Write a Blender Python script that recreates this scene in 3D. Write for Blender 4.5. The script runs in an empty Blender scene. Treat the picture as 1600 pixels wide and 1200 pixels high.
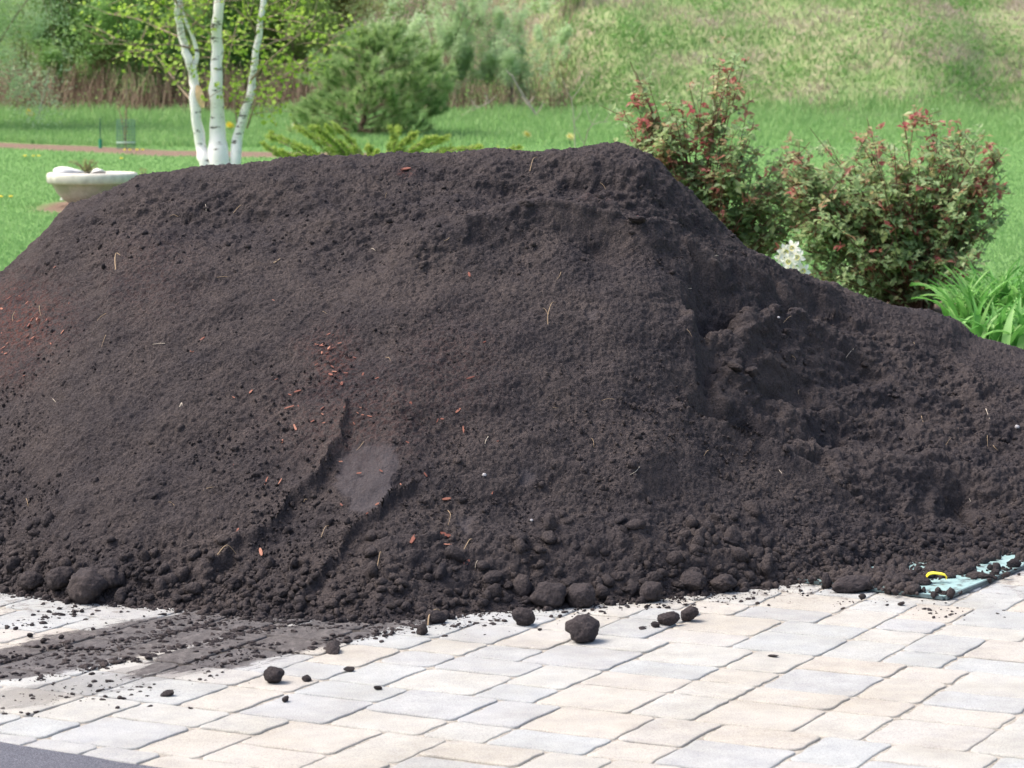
import bpy, math, random
import numpy as np
from mathutils import Vector, Matrix

R = math.radians
random.seed(7)
rng = np.random.default_rng(11)
sc = bpy.context.scene
COL = sc.collection

# ------------------------------------------------------------------ camera
FPX, CX, CY, H = 4300.0, 800.0, 600.0, 1.5
TH = math.atan(460.0 / FPX)
cd = bpy.data.cameras.new('camera')
cd.sensor_width = 36.0
cd.lens = FPX / 1600.0 * 36.0
cd.clip_start = 0.1
cd.clip_end = 2000
cd.dof.use_dof = True
cd.dof.focus_distance = 8.7
cd.dof.aperture_fstop = 9.0
cam = bpy.data.objects.new('camera', cd)
COL.objects.link(cam)
cam.location = (0, 0, H)
cam.rotation_euler = (math.pi / 2 - TH, 0, 0)
sc.camera = cam

# ------------------------------------------------------------------ sky, sun, exposure
SUN_EL, SUN_AZ = R(57), R(-88)          # azimuth measured from +Y towards +X
w = bpy.data.worlds.new('World')
sc.world = w
w.use_nodes = True
nt = w.node_tree
sky = nt.nodes.new('ShaderNodeTexSky')
sky.sky_type = 'NISHITA'
sky.sun_disc = False
sky.sun_elevation = SUN_EL
sky.sun_rotation = SUN_AZ
sky.air_density = 1.0
sky.dust_density = 6.0
nt.links.new(sky.outputs[0], nt.nodes['Background'].inputs[0])
nt.nodes['Background'].inputs[1].default_value = 0.15
sl = bpy.data.lights.new('sun', 'SUN')
sl.energy = 1.5
sl.angle = R(28)
sl.color = (1.0, 0.94, 0.86)
sun = bpy.data.objects.new('sun', sl)
COL.objects.link(sun)
sd = Vector((math.sin(SUN_AZ) * math.cos(SUN_EL), math.cos(SUN_AZ) * math.cos(SUN_EL), math.sin(SUN_EL)))
sun.rotation_euler = sd.to_track_quat('Z', 'Y').to_euler()
sun.location = (0, 0, 30)
sc.view_settings.view_transform = 'Standard'
sc.view_settings.look = 'None'
sc.view_settings.exposure = 1.0
sc.view_settings.gamma = 1.0

# ------------------------------------------------------------------ helpers: objects
def tag(o, label=None, cat=None, group=None, kind=None):
    if label: o['label'] = label
    if cat: o['category'] = cat
    if group: o['group'] = group
    if kind: o['kind'] = kind
    return o

def empty(name, loc=(0, 0, 0), rz=0.0):
    o = bpy.data.objects.new(name, None)
    COL.objects.link(o)
    o.location = loc
    o.rotation_euler = (0, 0, rz)
    o.empty_display_size = 0.1
    return o

def link(name, me, parent=None):
    o = bpy.data.objects.new(name, me)
    COL.objects.link(o)
    if parent: o.parent = parent
    return o

def mesh_np(name, V, faces, mat, smooth=False, tint=None, attrs=None):
    """V (n,3); faces: one (m,k) array or a list of them; tint: per-face value; attrs: {name: per-vertex values}"""
    if not isinstance(faces, (list, tuple)) or not isinstance(faces[0], np.ndarray) : faces = [np.asarray(faces)]
    faces = [np.asarray(f, dtype=np.int32) for f in faces if len(f)]
    V = np.asarray(V, dtype=np.float32)
    me = bpy.data.meshes.new(name)
    me.vertices.add(len(V))
    me.vertices.foreach_set('co', V.ravel())
    li = np.concatenate([f.ravel() for f in faces])
    tot = np.concatenate([np.full(len(f), f.shape[1], dtype=np.int32) for f in faces])
    st = np.concatenate([[0], np.cumsum(tot)[:-1]]).astype(np.int32)
    me.loops.add(len(li))
    me.loops.foreach_set('vertex_index', li)
    me.polygons.add(len(tot))
    me.polygons.foreach_set('loop_start', st)
    if smooth:
        me.polygons.foreach_set('use_smooth', np.ones(len(tot), dtype=bool))
    else:
        me.polygons.foreach_set('use_smooth', np.zeros(len(tot), dtype=bool))
    if tint is not None:
        a = me.attributes.new('tint', 'FLOAT', 'FACE')
        a.data.foreach_set('value', np.asarray(tint, dtype=np.float32))
    if attrs:
        for k, v in attrs.items():
            a = me.attributes.new(k, 'FLOAT', 'POINT')
            a.data.foreach_set('value', np.asarray(v, dtype=np.float32))
    me.update(calc_edges=True)
    me.validate()
    if mat: me.materials.append(mat)
    return me

class Acc:
    """collects pieces of one mesh"""
    def __init__(s): s.V, s.F, s.T, s.n = [], {}, {}, 0
    def add(s, V, F, t=0.5):
        V = np.asarray(V, dtype=np.float64); F = np.asarray(F)
        k = F.shape[1]
        s.F.setdefault(k, []).append(F + s.n)
        t = np.full(len(F), t) if np.isscalar(t) else np.asarray(t)
        s.T.setdefault(k, []).append(t)
        s.V.append(V); s.n += len(V)
    def obj(s, name, mat, parent=None, smooth=False):
        ks = sorted(s.F)
        me = mesh_np(name, np.concatenate(s.V), [np.concatenate(s.F[k]) for k in ks], mat, smooth,
                     tint=np.concatenate([np.concatenate(s.T[k]) for k in ks]))
        return link(name, me, parent)

def tube(acc, pts, rad, n=6, t=0.5, cap=True):
    P = np.asarray(pts, dtype=float)
    r = np.full(len(P), rad) if np.isscalar(rad) else np.asarray(rad, dtype=float)
    T = np.gradient(P, axis=0)
    T /= np.linalg.norm(T, axis=1)[:, None] + 1e-9
    ref = np.array([0.0, 0.0, 1.0]) if abs(T[:, 2]).mean() < 0.8 else np.array([0.0, 1.0, 0.0])
    A = np.cross(T, ref); A /= np.linalg.norm(A, axis=1)[:, None] + 1e-9
    B = np.cross(T, A)
    ang = np.linspace(0, 2 * math.pi, n, endpoint=False)
    V = P[:, None, :] + r[:, None, None] * (np.cos(ang)[None, :, None] * A[:, None, :] + np.sin(ang)[None, :, None] * B[:, None, :])
    V = V.reshape(-1, 3)
    i = np.arange(len(P) - 1)[:, None] * n
    j = np.arange(n)[None, :]
    j2 = (j + 1) % n
    F = np.stack([(i + j), (i + j2), (i + n + j2), (i + n + j)], -1).reshape(-1, 4)
    acc.add(V, F, t)
    if cap:
        m = len(V)
        for base in (0, (len(P) - 1) * n):
            c = V[base:base + n].mean(0)
            acc.add(np.vstack([V[base:base + n], c]), np.stack([np.arange(n), (np.arange(n) + 1) % n, np.full(n, n)], -1), t)

def smooth_path(pts, k=4):
    P = np.asarray(pts, dtype=float)
    out = []
    for i in range(len(P) - 1):
        p0 = P[max(i - 1, 0)]; p1 = P[i]; p2 = P[i + 1]; p3 = P[min(i + 2, len(P) - 1)]
        for q in range(k):
            t = q / k
            out.append(0.5 * ((2 * p1) + (-p0 + p2) * t + (2 * p0 - 5 * p1 + 4 * p2 - p3) * t * t + (-p0 + 3 * p1 - 3 * p2 + p3) * t ** 3))
    out.append(P[-1])
    return np.array(out)

def lathe(acc, prof, n=32, c=(0, 0, 0), t=0.5):
    prof = np.asarray(prof, dtype=float)
    ang = np.linspace(0, 2 * math.pi, n, endpoint=False)
    V = np.stack([prof[:, 0][:, None] * np.cos(ang) + c[0], prof[:, 0][:, None] * np.sin(ang) + c[1], np.repeat(prof[:, 1][:, None], n, 1) + c[2]], -1).reshape(-1, 3)
    i = np.arange(len(prof) - 1)[:, None] * n; j = np.arange(n)[None, :]; j2 = (j + 1) % n
    acc.add(V, np.stack([i + j, i + j2, i + n + j2, i + n + j], -1).reshape(-1, 4), t)

def rand_rot(n):
    q = rng.normal(size=(n, 4)); q /= np.linalg.norm(q, axis=1)[:, None]
    a, b, c, d = q.T
    return np.stack([np.stack([1 - 2 * (c * c + d * d), 2 * (b * c - a * d), 2 * (b * d + a * c)], -1),
                     np.stack([2 * (b * c + a * d), 1 - 2 * (b * b + d * d), 2 * (c * d - a * b)], -1),
                     np.stack([2 * (b * d - a * c), 2 * (c * d + a * b), 1 - 2 * (b * b + c * c)], -1)], 1)

def leaves(acc, P, size, t, up=0.35, aspect=0.55, fold=0.15):
    """one rhombic folded leaf per point of P"""
    n = len(P)
    if n == 0: return
    D = rng.normal(size=(n, 3)); D[:, 2] *= 0.6; D[:, 2] += rng.normal(size=n) * 0.1
    D /= np.linalg.norm(D, axis=1)[:, None]
    N = rng.normal(size=(n, 3)) * (1 - up) + np.array([0, -0.25, 1.0]) * up * 2
    S = np.cross(D, N); S /= np.linalg.norm(S, axis=1)[:, None] + 1e-9
    Nn = np.cross(S, D)
    s = (np.full(n, size) if np.isscalar(size) else size) * rng.uniform(0.65, 1.25, n)
    s = s[:, None]
    b = P
    l = P + D * s * 0.45 + S * s * aspect * 0.5 + Nn * s * fold
    r = P + D * s * 0.45 - S * s * aspect * 0.5 + Nn * s * fold
    tip = P + D * s
    V = np.stack([b, l, tip, r], 1).reshape(-1, 3)
    F = np.arange(n * 4).reshape(n, 4)
    acc.add(V, F, t)

def blades(acc, P, h, wd, t, lean=0.35, bend=0.4):
    """grass: each blade two stacked faces narrowing to a tip"""
    n = len(P)
    a = rng.uniform(0, 2 * math.pi, n)
    side = np.stack([np.cos(a), np.sin(a), np.zeros(n)], -1)
    la = rng.uniform(0, 2 * math.pi, n); lm = rng.uniform(0, lean, n)
    L = np.stack([np.cos(la) * lm, np.sin(la) * lm, np.ones(n)], -1)
    h = np.broadcast_to(h, (n,)) * rng.uniform(0.6, 1.25, n); h = h[:, None]
    w_ = np.broadcast_to(wd, (n,))[:, None]
    mid = P + L * h * 0.55
    tip = P + L * h + np.stack([np.cos(la), np.sin(la), np.zeros(n)], -1) * h * bend * rng.uniform(0, 1, n)[:, None]
    V = np.stack([P - side * w_ / 2, P + side * w_ / 2, mid + side * w_ * 0.4, mid - side * w_ * 0.4, tip], 1).reshape(-1, 3)
    i = np.arange(n)[:, None] * 5
    acc.add(V, i + np.array([[0, 1, 2, 3]]), t)
    acc.V.append(np.zeros((0, 3)))
    acc.F.setdefault(3, []).append(i + np.array([[3, 2, 4]]) + acc.n - len(V))
    acc.T.setdefault(3, []).append(np.full(n, t) if np.isscalar(t) else np.asarray(t))

# ------------------------------------------------------------------ helpers: noise
def _h(ix, iy, s):
    a = (ix.astype(np.int64) * 374761393 + iy.astype(np.int64) * 668265263 + s * 144269504) & 0xffffffff
    a = ((a ^ (a >> 13)) * 1274126177) & 0xffffffff
    a = a ^ (a >> 16)
    a = (a * 2246822519) & 0xffffffff
    a = a ^ (a >> 15)
    return (a & 0xffffff) / float(0xffffff)

def vnoise(x, y, s=0):
    ix = np.floor(x); iy = np.floor(y)
    fx = x - ix; fy = y - iy
    fx = fx * fx * fx * (fx * (fx * 6 - 15) + 10); fy = fy * fy * fy * (fy * (fy * 6 - 15) + 10)
    a = _h(ix, iy, s); b = _h(ix + 1, iy, s); c = _h(ix, iy + 1, s); d = _h(ix + 1, iy + 1, s)
    return (a + (b - a) * fx + (c - a) * fy + (a - b - c + d) * fx * fy) * 2 - 1

def fbm(x, y, o=4, s=0, g=0.5):
    r = 0; a = 1.0; n = 0
    for i in range(o):
        c, d = math.cos(i * 0.7), math.sin(i * 0.7)
        r = r + a * vnoise((c * x - d * y) * 2 ** i + 17.3 * i, (d * x + c * y) * 2 ** i - 9.1 * i, s + i); n += a; a *= g
    return r / n

def lumps(x, y, cell, s=0, keep=0.8):
    """rounded grains: height 0..1 in units of the grain radius"""
    X = x / cell; Y = y / cell
    ix = np.floor(X); iy = np.floor(Y)
    out = np.zeros_like(X)
    for dx in (-1, 0, 1):
        for dy in (-1, 0, 1):
            gx = ix + dx; gy = iy + dy
            px = gx + _h(gx, gy, s + 1); py = gy + _h(gx, gy, s + 2)
            r = 0.3 + 0.5 * _h(gx, gy, s + 3) ** 1.5
            an = _h(gx, gy, s + 5) * 3.14; ca = np.cos(an); sa = np.sin(an); el = 1 + 0.6 * _h(gx, gy, s + 6)
            qx = (X - px) * ca + (Y - py) * sa; qy = (-(X - px) * sa + (Y - py) * ca) * el
            d2 = qx ** 2 + qy ** 2
            k = _h(gx, gy, s + 4) < keep
            hh = np.maximum(0, 1 - d2 / (r * r)) ** 0.66 * r * k
            out = np.maximum(out, hh)
    return out

def ss(e0, e1, x):
    t = np.clip((x - e0) / (e1 - e0), 0, 1)
    return t * t * (3 - 2 * t)

# ------------------------------------------------------------------ helpers: the photograph's rays
ct, st_ = math.cos(TH), math.sin(TH)
def proj(x, y, z):
    dz = z - H
    dep = y * ct - dz * st_
    return CX + FPX * x / dep, CY - FPX * (y * st_ + dz * ct) / dep
def ray(u, v):
    a = (u - CX) / FPX; b = (CY - v) / FPX
    d = np.array([a, ct + b * st_, -st_ + b * ct])
    return d / d[1]
def at(u, v, d):
    r = ray(u, v)
    return np.array([r[0] * d, d, H + r[2] * d])
def hit(fn, u, v, y0=4.0, y1=120.0, step=0.02):
    r = ray(u, v)
    ys = np.arange(y0, y1, step)
    below = (H + r[2] * ys) < fn(r[0] * ys, ys)
    i = int(np.argmax(below))
    if not below[i]: i = len(ys) - 1
    y = ys[i]
    return np.array([r[0] * y, y, float(fn(np.array([r[0] * y]), np.array([y]))[0])])

# terrain: drive is level, lawn climbs gently, then the bank
def ground(x, y):
    x = np.asarray(x, float); y = np.asarray(y, float)
    z = 0.029 * np.maximum(0, y - 11) * ss(10.5, 13, y) + 0.012 * fbm(x * 0.3, y * 0.3, 3, 5) * ss(11.5, 15, y)
    b = np.maximum(0, y - 45.5 - 7.5 * (1 - ss(-1.6, 1.4, x)) - 1.9 * fbm(x * 0.3, y * 0.0 + 3, 3, 9))
    return z + b * 0.36 * ss(0, 4, b) + (0.25 * fbm(x * 0.35, y * 0.35, 4, 21)) * ss(0, 5, b)
def gpix(u, v): return hit(ground, u, v)

# ------------------------------------------------------------------ helpers: materials
class M:
    def __init__(s, name, rough=0.8, spec=0.3):
        s.m = bpy.data.materials.new(name); s.m.use_nodes = True
        s.t = s.m.node_tree; s.b = s.t.nodes['Principled BSDF']
        s.b.inputs['Roughness'].default_value = rough
        s.b.inputs['Specular IOR Level'].default_value = spec
    def n(s, typ, **k):
        nd = s.t.nodes.new(typ)
        for a, v in k.items(): setattr(nd, a, v)
        return nd
    def l(s, a, b): s.t.links.new(a, b)
    def coord(s, kind='Object'):
        return s.n('ShaderNodeTexCoord').outputs[kind]
    def mapping(s, vec, scale=(1, 1, 1), rot=(0, 0, 0), loc=(0, 0, 0)):
        m = s.n('ShaderNodeMapping'); s.l(vec, m.inputs[0])
        m.inputs['Scale'].default_value = scale; m.inputs['Rotation'].default_value = rot; m.inputs['Location'].default_value = loc
        return m.outputs[0]
    def noise(s, vec, scale, detail=4, rough=0.55, dist=0.0):
        n = s.n('ShaderNodeTexNoise'); s.l(vec, n.inputs['Vector'])
        n.inputs['Scale'].default_value = scale; n.inputs['Detail'].default_value = detail
        n.inputs['Roughness'].default_value = rough; n.inputs['Distortion'].default_value = dist
        return n.outputs[0]
    def ramp(s, fac, stops, interp='LINEAR'):
        r = s.n('ShaderNodeValToRGB'); s.l(fac, r.inputs[0]); r.color_ramp.interpolation = interp
        e = r.color_ramp.elements
        while len(e) < len(stops): e.new(0.5)
        for q, (p, c) in zip(e, stops):
            q.position = p; q.color = (c[0], c[1], c[2], 1) if not np.isscalar(c) else (c, c, c, 1)
        return r.outputs[0]
    def mix(s, fac, a, b, typ='MIX'):
        m = s.n('ShaderNodeMix', data_type='RGBA', blend_type=typ)
        for sock, v in ((m.inputs[0], fac), (m.inputs[6], a), (m.inputs[7], b)):
            if isinstance(v, bpy.types.NodeSocket): s.l(v, sock)
            elif np.isscalar(v): sock.default_value = v
            else: sock.default_value = (*v, 1)
        return m.outputs[2]
    def math(s, op, a, b=0.0, c=0.0):
        m = s.n('ShaderNodeMath', operation=op)
        for i, v in enumerate((a, b, c)):
            if isinstance(v, bpy.types.NodeSocket): s.l(v, m.inputs[i])
            else: m.inputs[i].default_value = v
        return m.outputs[0]
    def attr(s, name):
        a = s.n('ShaderNodeAttribute'); a.attribute_name = name
        return a.outputs['Fac']
    def color(s, c):
        if isinstance(c, bpy.types.NodeSocket): s.l(c, s.b.inputs['Base Color'])
        else: s.b.inputs['Base Color'].default_value = (*c, 1)
        return s
    def bump(s, hgt, dist=0.01, strength=1.0):
        b = s.n('ShaderNodeBump'); s.l(hgt, b.inputs['Height'])
        b.inputs['Distance'].default_value = dist; b.inputs['Strength'].default_value = strength
        s.l(b.outputs[0], s.b.inputs['Normal'])
        return s

def leaf_mat(name, stops, trans=0.35, rough=0.55, patch=0.25, pscale=1.5):
    """stops: ramp over the per-leaf tint"""
    m = M(name, rough, 0.35)
    t = m.attr('tint')
    n = m.noise(m.coord(), pscale, 2)
    f = m.math('ADD', t, m.math('MULTIPLY', m.math('SUBTRACT', n, 0.5), patch))
    c = m.ramp(f, stops)
    m.color(c)
    tr = m.n('ShaderNodeBsdfTranslucent'); m.l(c, tr.inputs[0])
    mx = m.n('ShaderNodeMixShader'); mx.inputs[0].default_value = trans
    m.l(m.b.outputs[0], mx.inputs[1]); m.l(tr.outputs[0], mx.inputs[2])
    m.l(mx.outputs[0], m.t.nodes['Material Output'].inputs[0])
    return m.m

def plain(name, c, rough=0.7, var=0.25, scale=30, bump=0.0):
    m = M(name, rough)
    n = m.noise(m.coord(), scale, 4)
    a = tuple(x * (1 - var) for x in c); b = tuple(min(1, x * (1 + var)) for x in c)
    m.color(m.ramp(n, [(0.3, a), (0.7, b)]))
    if bump: m.bump(n, bump)
    return m.m

# soil -------------------------------------------------------------------
def soil_material(nm='dark_soil', k=1.0):
    m = M(nm, 0.93, 0.18)
    co = m.mapping(m.coord(), (k, k, k))
    a = m.noise(co, 160, 5, 0.7)
    b = m.noise(co, 5, 5, 0.6)
    c = m.ramp(a, [(0.26, (0.028, 0.0245, 0.0258)), (0.5, (0.052, 0.0455, 0.0472)), (0.76, (0.098, 0.085, 0.084))])
    c2 = m.ramp(b, [(0.34, (0.78, 0.78, 0.84)), (0.66, (1.26, 1.2, 1.15))])
    c = m.mix(1.0, c, c2, 'MULTIPLY')
    # tiny pale and rusty fibres
    f = m.noise(m.mapping(co, (1, 1, 0.35), (0.4, 0.3, 0.7)), 260, 2, 0.5)
    fm = m.ramp(f, [(0.70, 0.0), (0.735, 1.0)])
    c = m.mix(m.math('MULTIPLY', fm, 0.5), c, (0.16, 0.115, 0.09))
    # reddish mulch mixed in where the loads met
    red = m.attr('red')
    rn = m.ramp(m.noise(co, 75, 4, 0.75), [(0.47, 0.0), (0.57, 1.0)])
    c = m.mix(m.math('MULTIPLY', m.math('MULTIPLY', red, rn), 0.6), c, (0.13, 0.042, 0.032))
    # clay scraped smooth by the shovel
    sm = m.attr('smooth')
    cn = m.ramp(m.noise(m.mapping(co, (1, .5, .5), (0, .5, 0)), 55, 7, 0.75), [(0.32, (0.030, 0.027, 0.030)), (0.46, (0.058, 0.053, 0.060)), (0.75, (0.082, 0.077, 0.086))])
    c = m.mix(m.math('MULTIPLY', sm, 0.85), c, cn)
    m.color(c)
    h1 = m.noise(co, 230, 5, 0.7)
    v = m.n('ShaderNodeTexVoronoi'); v.inputs['Scale'].default_value = 120; m.l(co, v.inputs['Vector'])
    hh = m.math('SUBTRACT', h1, m.math('MULTIPLY', v.outputs['Distance'], 0.6))
    inv = m.math('SUBTRACT', 1.0, m.math('MULTIPLY', sm, 0.85))
    m.bump(m.math('MULTIPLY', hh, inv), 0.007, 1.0)
    return m.m
MS = soil_material()
MSC = soil_material('clod_soil', 0.03)

# ------------------------------------------------------------------ THE PILE
# skyline and foot of the pile read as pixels, then given real depth
sky_u = [-400, -150, 0, 30, 70, 110, 170, 220, 330, 500, 700, 850, 940, 975, 1010, 1080, 1200, 1260, 1310, 1420, 1500, 1600, 1800, 2100, 2500]
sky_v = [760, 540, 425, 402, 362, 322, 298, 277, 263, 247, 239, 233, 229, 227, 243, 300, 395, 436, 460, 497, 522, 545, 590, 660, 760]
sky_d = [9.6, 9.7, 9.75, 9.75, 9.75, 9.75, 9.75, 9.75, 9.75, 9.75, 9.75, 9.8, 9.85, 9.9, 9.9, 9.95, 10.05, 10.1, 10.15, 10.2, 10.25, 10.3, 10.4, 10.5, 10.5]
foot_u = [-500, -200, 0, 100, 200, 330, 450, 600, 700, 850, 1000, 1100, 1250, 1400, 1500, 1600, 1800, 2200, 2600]
foot_v = [880, 905, 922, 938, 948, 955, 962, 970, 962, 950, 938, 926, 908, 886, 876, 866, 845, 800, 760]
RX, RY, RZ = [np.array(q) for q in zip(*[at(u, v, d) for u, v, d in zip(sky_u, sky_v, sky_d)])]
def flat(x, y): return np.zeros_like(np.asarray(x, float))
FX, FY, _ = [np.array(q) for q in zip(*[hit(flat, u, v) for u, v in zip(foot_u, foot_v)])]

def pile_base(x, y):
    x = np.asarray(x, float); y = np.asarray(y, float)
    zr = np.interp(x, RX, RZ, left=0.02, right=0.02); yr = np.interp(x, RX, RY); yf = np.interp(x, FX, FY)
    # close the two ends
    zr = zr * ss(-3.7, -2.4, x) * (1 - ss(2.8, 4.6, x))
    g = ground(x, y)
    t = (y - yf) / (yr - yf)
    # front: straight repose slope, slight flare at the foot, rounded shoulder
    tt = np.clip(t, -0.5, 1)
    front = np.where(tt < 0, tt * 0.75, tt)
    front = front + 0.085 * np.sin(np.clip(tt, 0, 1) * math.pi) * ss(-0.2, 0.5, tt)
    back = 1 - (y - yr) * 0.72 / np.maximum(zr, 0.2)
    k = 0.05
    aa, bb = front, np.maximum(back, -0.2)
    hmin = -k * np.log(np.exp(-aa / k) + np.exp(-bb / k))
    return np.maximum(zr * (hmin + 0.004 + 0.030 * ss(0.25, 0.9, tt)), -0.06 + 0 * g)

def seg_dist(u, v, pts):
    d = np.full(np.shape(u), 1e9)
    for (a, b), (c, e) in zip(pts[:-1], pts[1:]):
        ex, ey = c - a, e - b
        t = np.clip(((u - a) * ex + (v - b) * ey) / (ex * ex + ey * ey), 0, 1)
        d = np.minimum(d, np.hypot(u - a - ex * t, v - b - ey * t))
    return d
def inside(u, v, poly):
    r = np.zeros(np.shape(u), bool)
    n = len(poly)
    for i in range(n):
        x1, y1 = poly[i]; x2, y2 = poly[(i + 1) % n]
        if y1 == y2: continue
        c = ((y1 > v) != (y2 > v)) & (u < (x2 - x1) * (v - y1) / (y2 - y1) + x1)
        r ^= c
    return r
def bumpuv(u, v, cu, cv, su, sv, rot=0):
    c, s = math.cos(R(rot)), math.sin(R(rot))
    a = (u - cu) * c + (v - cv) * s; b = -(u - cu) * s + (v - cv) * c
    return np.exp(-0.5 * ((a / su) ** 2 + (b / sv) ** 2))

SCOOP = [(1080, 420), (1140, 440), (1200, 470), (1300, 498), (1450, 550), (1640, 630), (1700, 800), (1500, 850), (1300, 760), (1210, 705), (1130, 668), (1082, 640), (1086, 600), (1104, 556), (1090, 515), (1068, 470)]

def pile_shape(x, y):
    """large forms: returns z, and the photo coordinates of each point"""
    z = pile_base(x, y)
    u, v = proj(x, y, z)
    wu = u + 14 * fbm(x * 9, y * 9, 3, 31); wv = v + 14 * fbm(x * 9 + 50, y * 9, 3, 37)
    # crest that crosses the upper face and runs down to the right
    crest = [(640, 385), (760, 360), (850, 342), (935, 342), (1020, 372), (1100, 400), (1200, 442), (1330, 485), (1480, 525)]
    dc = seg_dist(wu, wv, crest)
    yl = np.interp(wu, [c[0] for c in crest], [c[1] for c in crest])
    z = z + 0.055 * np.exp(-(dc / 24) ** 2)
    z = z - 0.055 * ss(0, 28, yl - wv) * (1 - ss(40, 120, yl - wv)) * ss(650, 860, u) * (1 - ss(1300, 1500, u))
    # dug-out bay on the right
    au = u + 42 * fbm(x * 4.5, y * 6, 4, 33, .6); av = v + 36 * fbm(x * 4.5 + 50, y * 6, 4, 39, .6)
    ins = inside(au, av, SCOOP)
    ds = seg_dist(au, av, SCOOP + [SCOOP[0]])
    fade = (1 - ss(1180, 1640, u)) * (1 - ss(620, 860, v) * 0.75)
    z = z - np.where(ins, 0.12 * (0.14 * ss(0, 30, ds) + 0.86 * ss(0, 170, ds)) * (0.25 + 0.75 * fade), 0)
    z = z - np.where(ins, 0.02 * np.exp(-((ds - 22) / 15) ** 2), 0) * (1 - ss(1180, 1420, u)) * (1 - ss(600, 700, v)) * (2.6 * np.clip(fbm(x * 5, y * 5, 3, 41) + .12, 0, .55))
    # lip around the bay
    z = z + np.where(~ins, 0.03 * np.exp(-(ds / 22) ** 2), 0) * (1 - ss(1250, 1450, u))
    for cu, cv, su, sv, rot, am in (
        (1112, 476, 36, 15, 8, -.105), (1110, 440, 30, 14, 20, -.03), (1238, 490, 48, 11, 12, -.075), (1070, 524, 22, 11, 10, .025), (1116, 560, 22, 26, 20, -.075), (1118, 632, 34, 19, 25, -.115), (1150, 655, 20, 9, 25, -.05),
        (1290, 656, 28, 13, 10, -.085), (1264, 610, 20, 6, 5, -.045), (1486, 762, 30, 20, 15, -.09), (1380, 600, 50, 12, 14, .035), (1170, 545, 40, 12, 0, .05), (1330, 575, 40, 10, 10, -.035), (1400, 690, 34, 10, 10, -.035), (1230, 700, 40, 10, 20, -.03), (1200, 505, 60, 10, 8, .03),
        (1420, 620, 40, 8, 16, -.03), (1520, 660, 40, 10, 10, -.025), (1028, 762, 18, 12, 0, -.045), (1180, 860, 50, 12, 5, -.02), (860, 700, 40, 10, -10, .02), (930, 560, 40, 14, -20, -.015), (760, 470, 60, 14, -10, .015),
        (1165, 520, 34, 12, 5, .05), (1230, 512, 26, 9, 12, .04), (1135, 575, 30, 14, 20, .05), (1195, 570, 30, 12, -10, .045), (1160, 600, 44, 10, 10, .03), (1290, 530, 40, 10, 10, .04), (1350, 560, 40, 10, 10, -.03), (1215, 640, 40, 12, 0, .04), (1240, 590, 30, 10, 20, -.04), (1330, 600, 30, 12, 0, -.03), (1180, 545, 20, 8, 0, -.03), (1165, 655, 40, 14, 20, -.04),
        (1085, 530, 26, 16, 0, .015), (1240, 540, 90, 22, 8, .035), 
        (1265, 610, 60, 16, -5, .03), (1370, 640, 50, 14, 15, .03), (1470, 715, 60, 16, 10, .035),
        (1430, 790, 60, 18, 10, -.03), (1560, 780, 60, 20, -10, -.03), (1140, 760, 60, 24, 30, -.02), (1350, 720, 70, 20, 10, .03),
        (920, 380, 34, 12, 10, -.045), (955, 400, 30, 12, 20, -.02), (1010, 735, 36, 40, 60, .045), (1055, 770, 26, 40, -20, -.04),
        (880, 640, 120, 90, 30, .03), (700, 560, 120, 120, 0, .02), (300, 600, 160, 130, 0, .015), (560, 390, 90, 20, -8, -.03),
        (430, 330, 70, 18, -10, -.025), (300, 345, 60, 16, 0, -.02), (640, 330, 80, 16, 5, .02), (215, 400, 80, 25, 20, .02),
        (730, 280, 80, 12, 0, -.02), (1000, 270, 26, 14, 30, .02), (905, 270, 60, 12, 20, -.025), (50, 500, 60, 60, 0, -.03),
        (150, 380, 60, 14, -30, -.02), (830, 855, 120, 20, 0, .02), (1080, 880, 90, 22, 0, .03), (120, 880, 90, 20, 0, .02), (1330, 870, 90, 14, 0, .015)):
        z = z + am * bumpuv(wu, wv, cu, cv, su, sv, rot)
    # slides: the ground right of each line lies lower than left of it
    pu, pv = wu, wv
    wu = u + 34 * fbm(x * 6, y * 7, 4, 131, .6); wv = v + 24 * fbm(x * 6 + 50, y * 7, 4, 137, .6)
    for line, drop, wd in (([(548, 650), (522, 700), (470, 770), (390, 850), (330, 890)], .03, 80),
                           ([(640, 770), (575, 810), (520, 880), (470, 930)], .025, 50),
                           ([(1100, 640), (1180, 700), (1280, 760), (1400, 830)], .03, 60)):
        d = seg_dist(wu, wv, line)
        ls = np.interp(wv, [p[1] for p in line], [p[0] for p in line])
        z = z - drop * ss(-4, 16, wu - ls) * np.exp(-(np.maximum(wu - ls, 0) / wd) ** 2) * ss(line[0][1] - 25, line[0][1] + 30, v) * (1 - ss(line[-1][1] - 20, line[-1][1] + 40, v))
        z = z + 0.018 * np.exp(-(d / 14) ** 2) * (wu < ls)
    wu, wv = pu, pv
    on = ss(-0.02, 0.12, z)
    return z, u, v, on

SMOOTH_PATCHES = [([(526, 700), (548, 684), (614, 686), (626, 735), (612, 775), (582, 806), (550, 814), (538, 772), (522, 742)], 0.62),
                  ([(715, 806), (742, 800), (752, 815), (738, 838), (722, 842)], 0.6),
                  ([(805, 742), (835, 738), (850, 755), (838, 768), (812, 764)], 0.55),
                  ([(905, 490), (925, 485), (938, 500), (920, 512)], 0.5),
                  ([(590, 400), (606, 396), (604, 412)], 0.4)]

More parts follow.
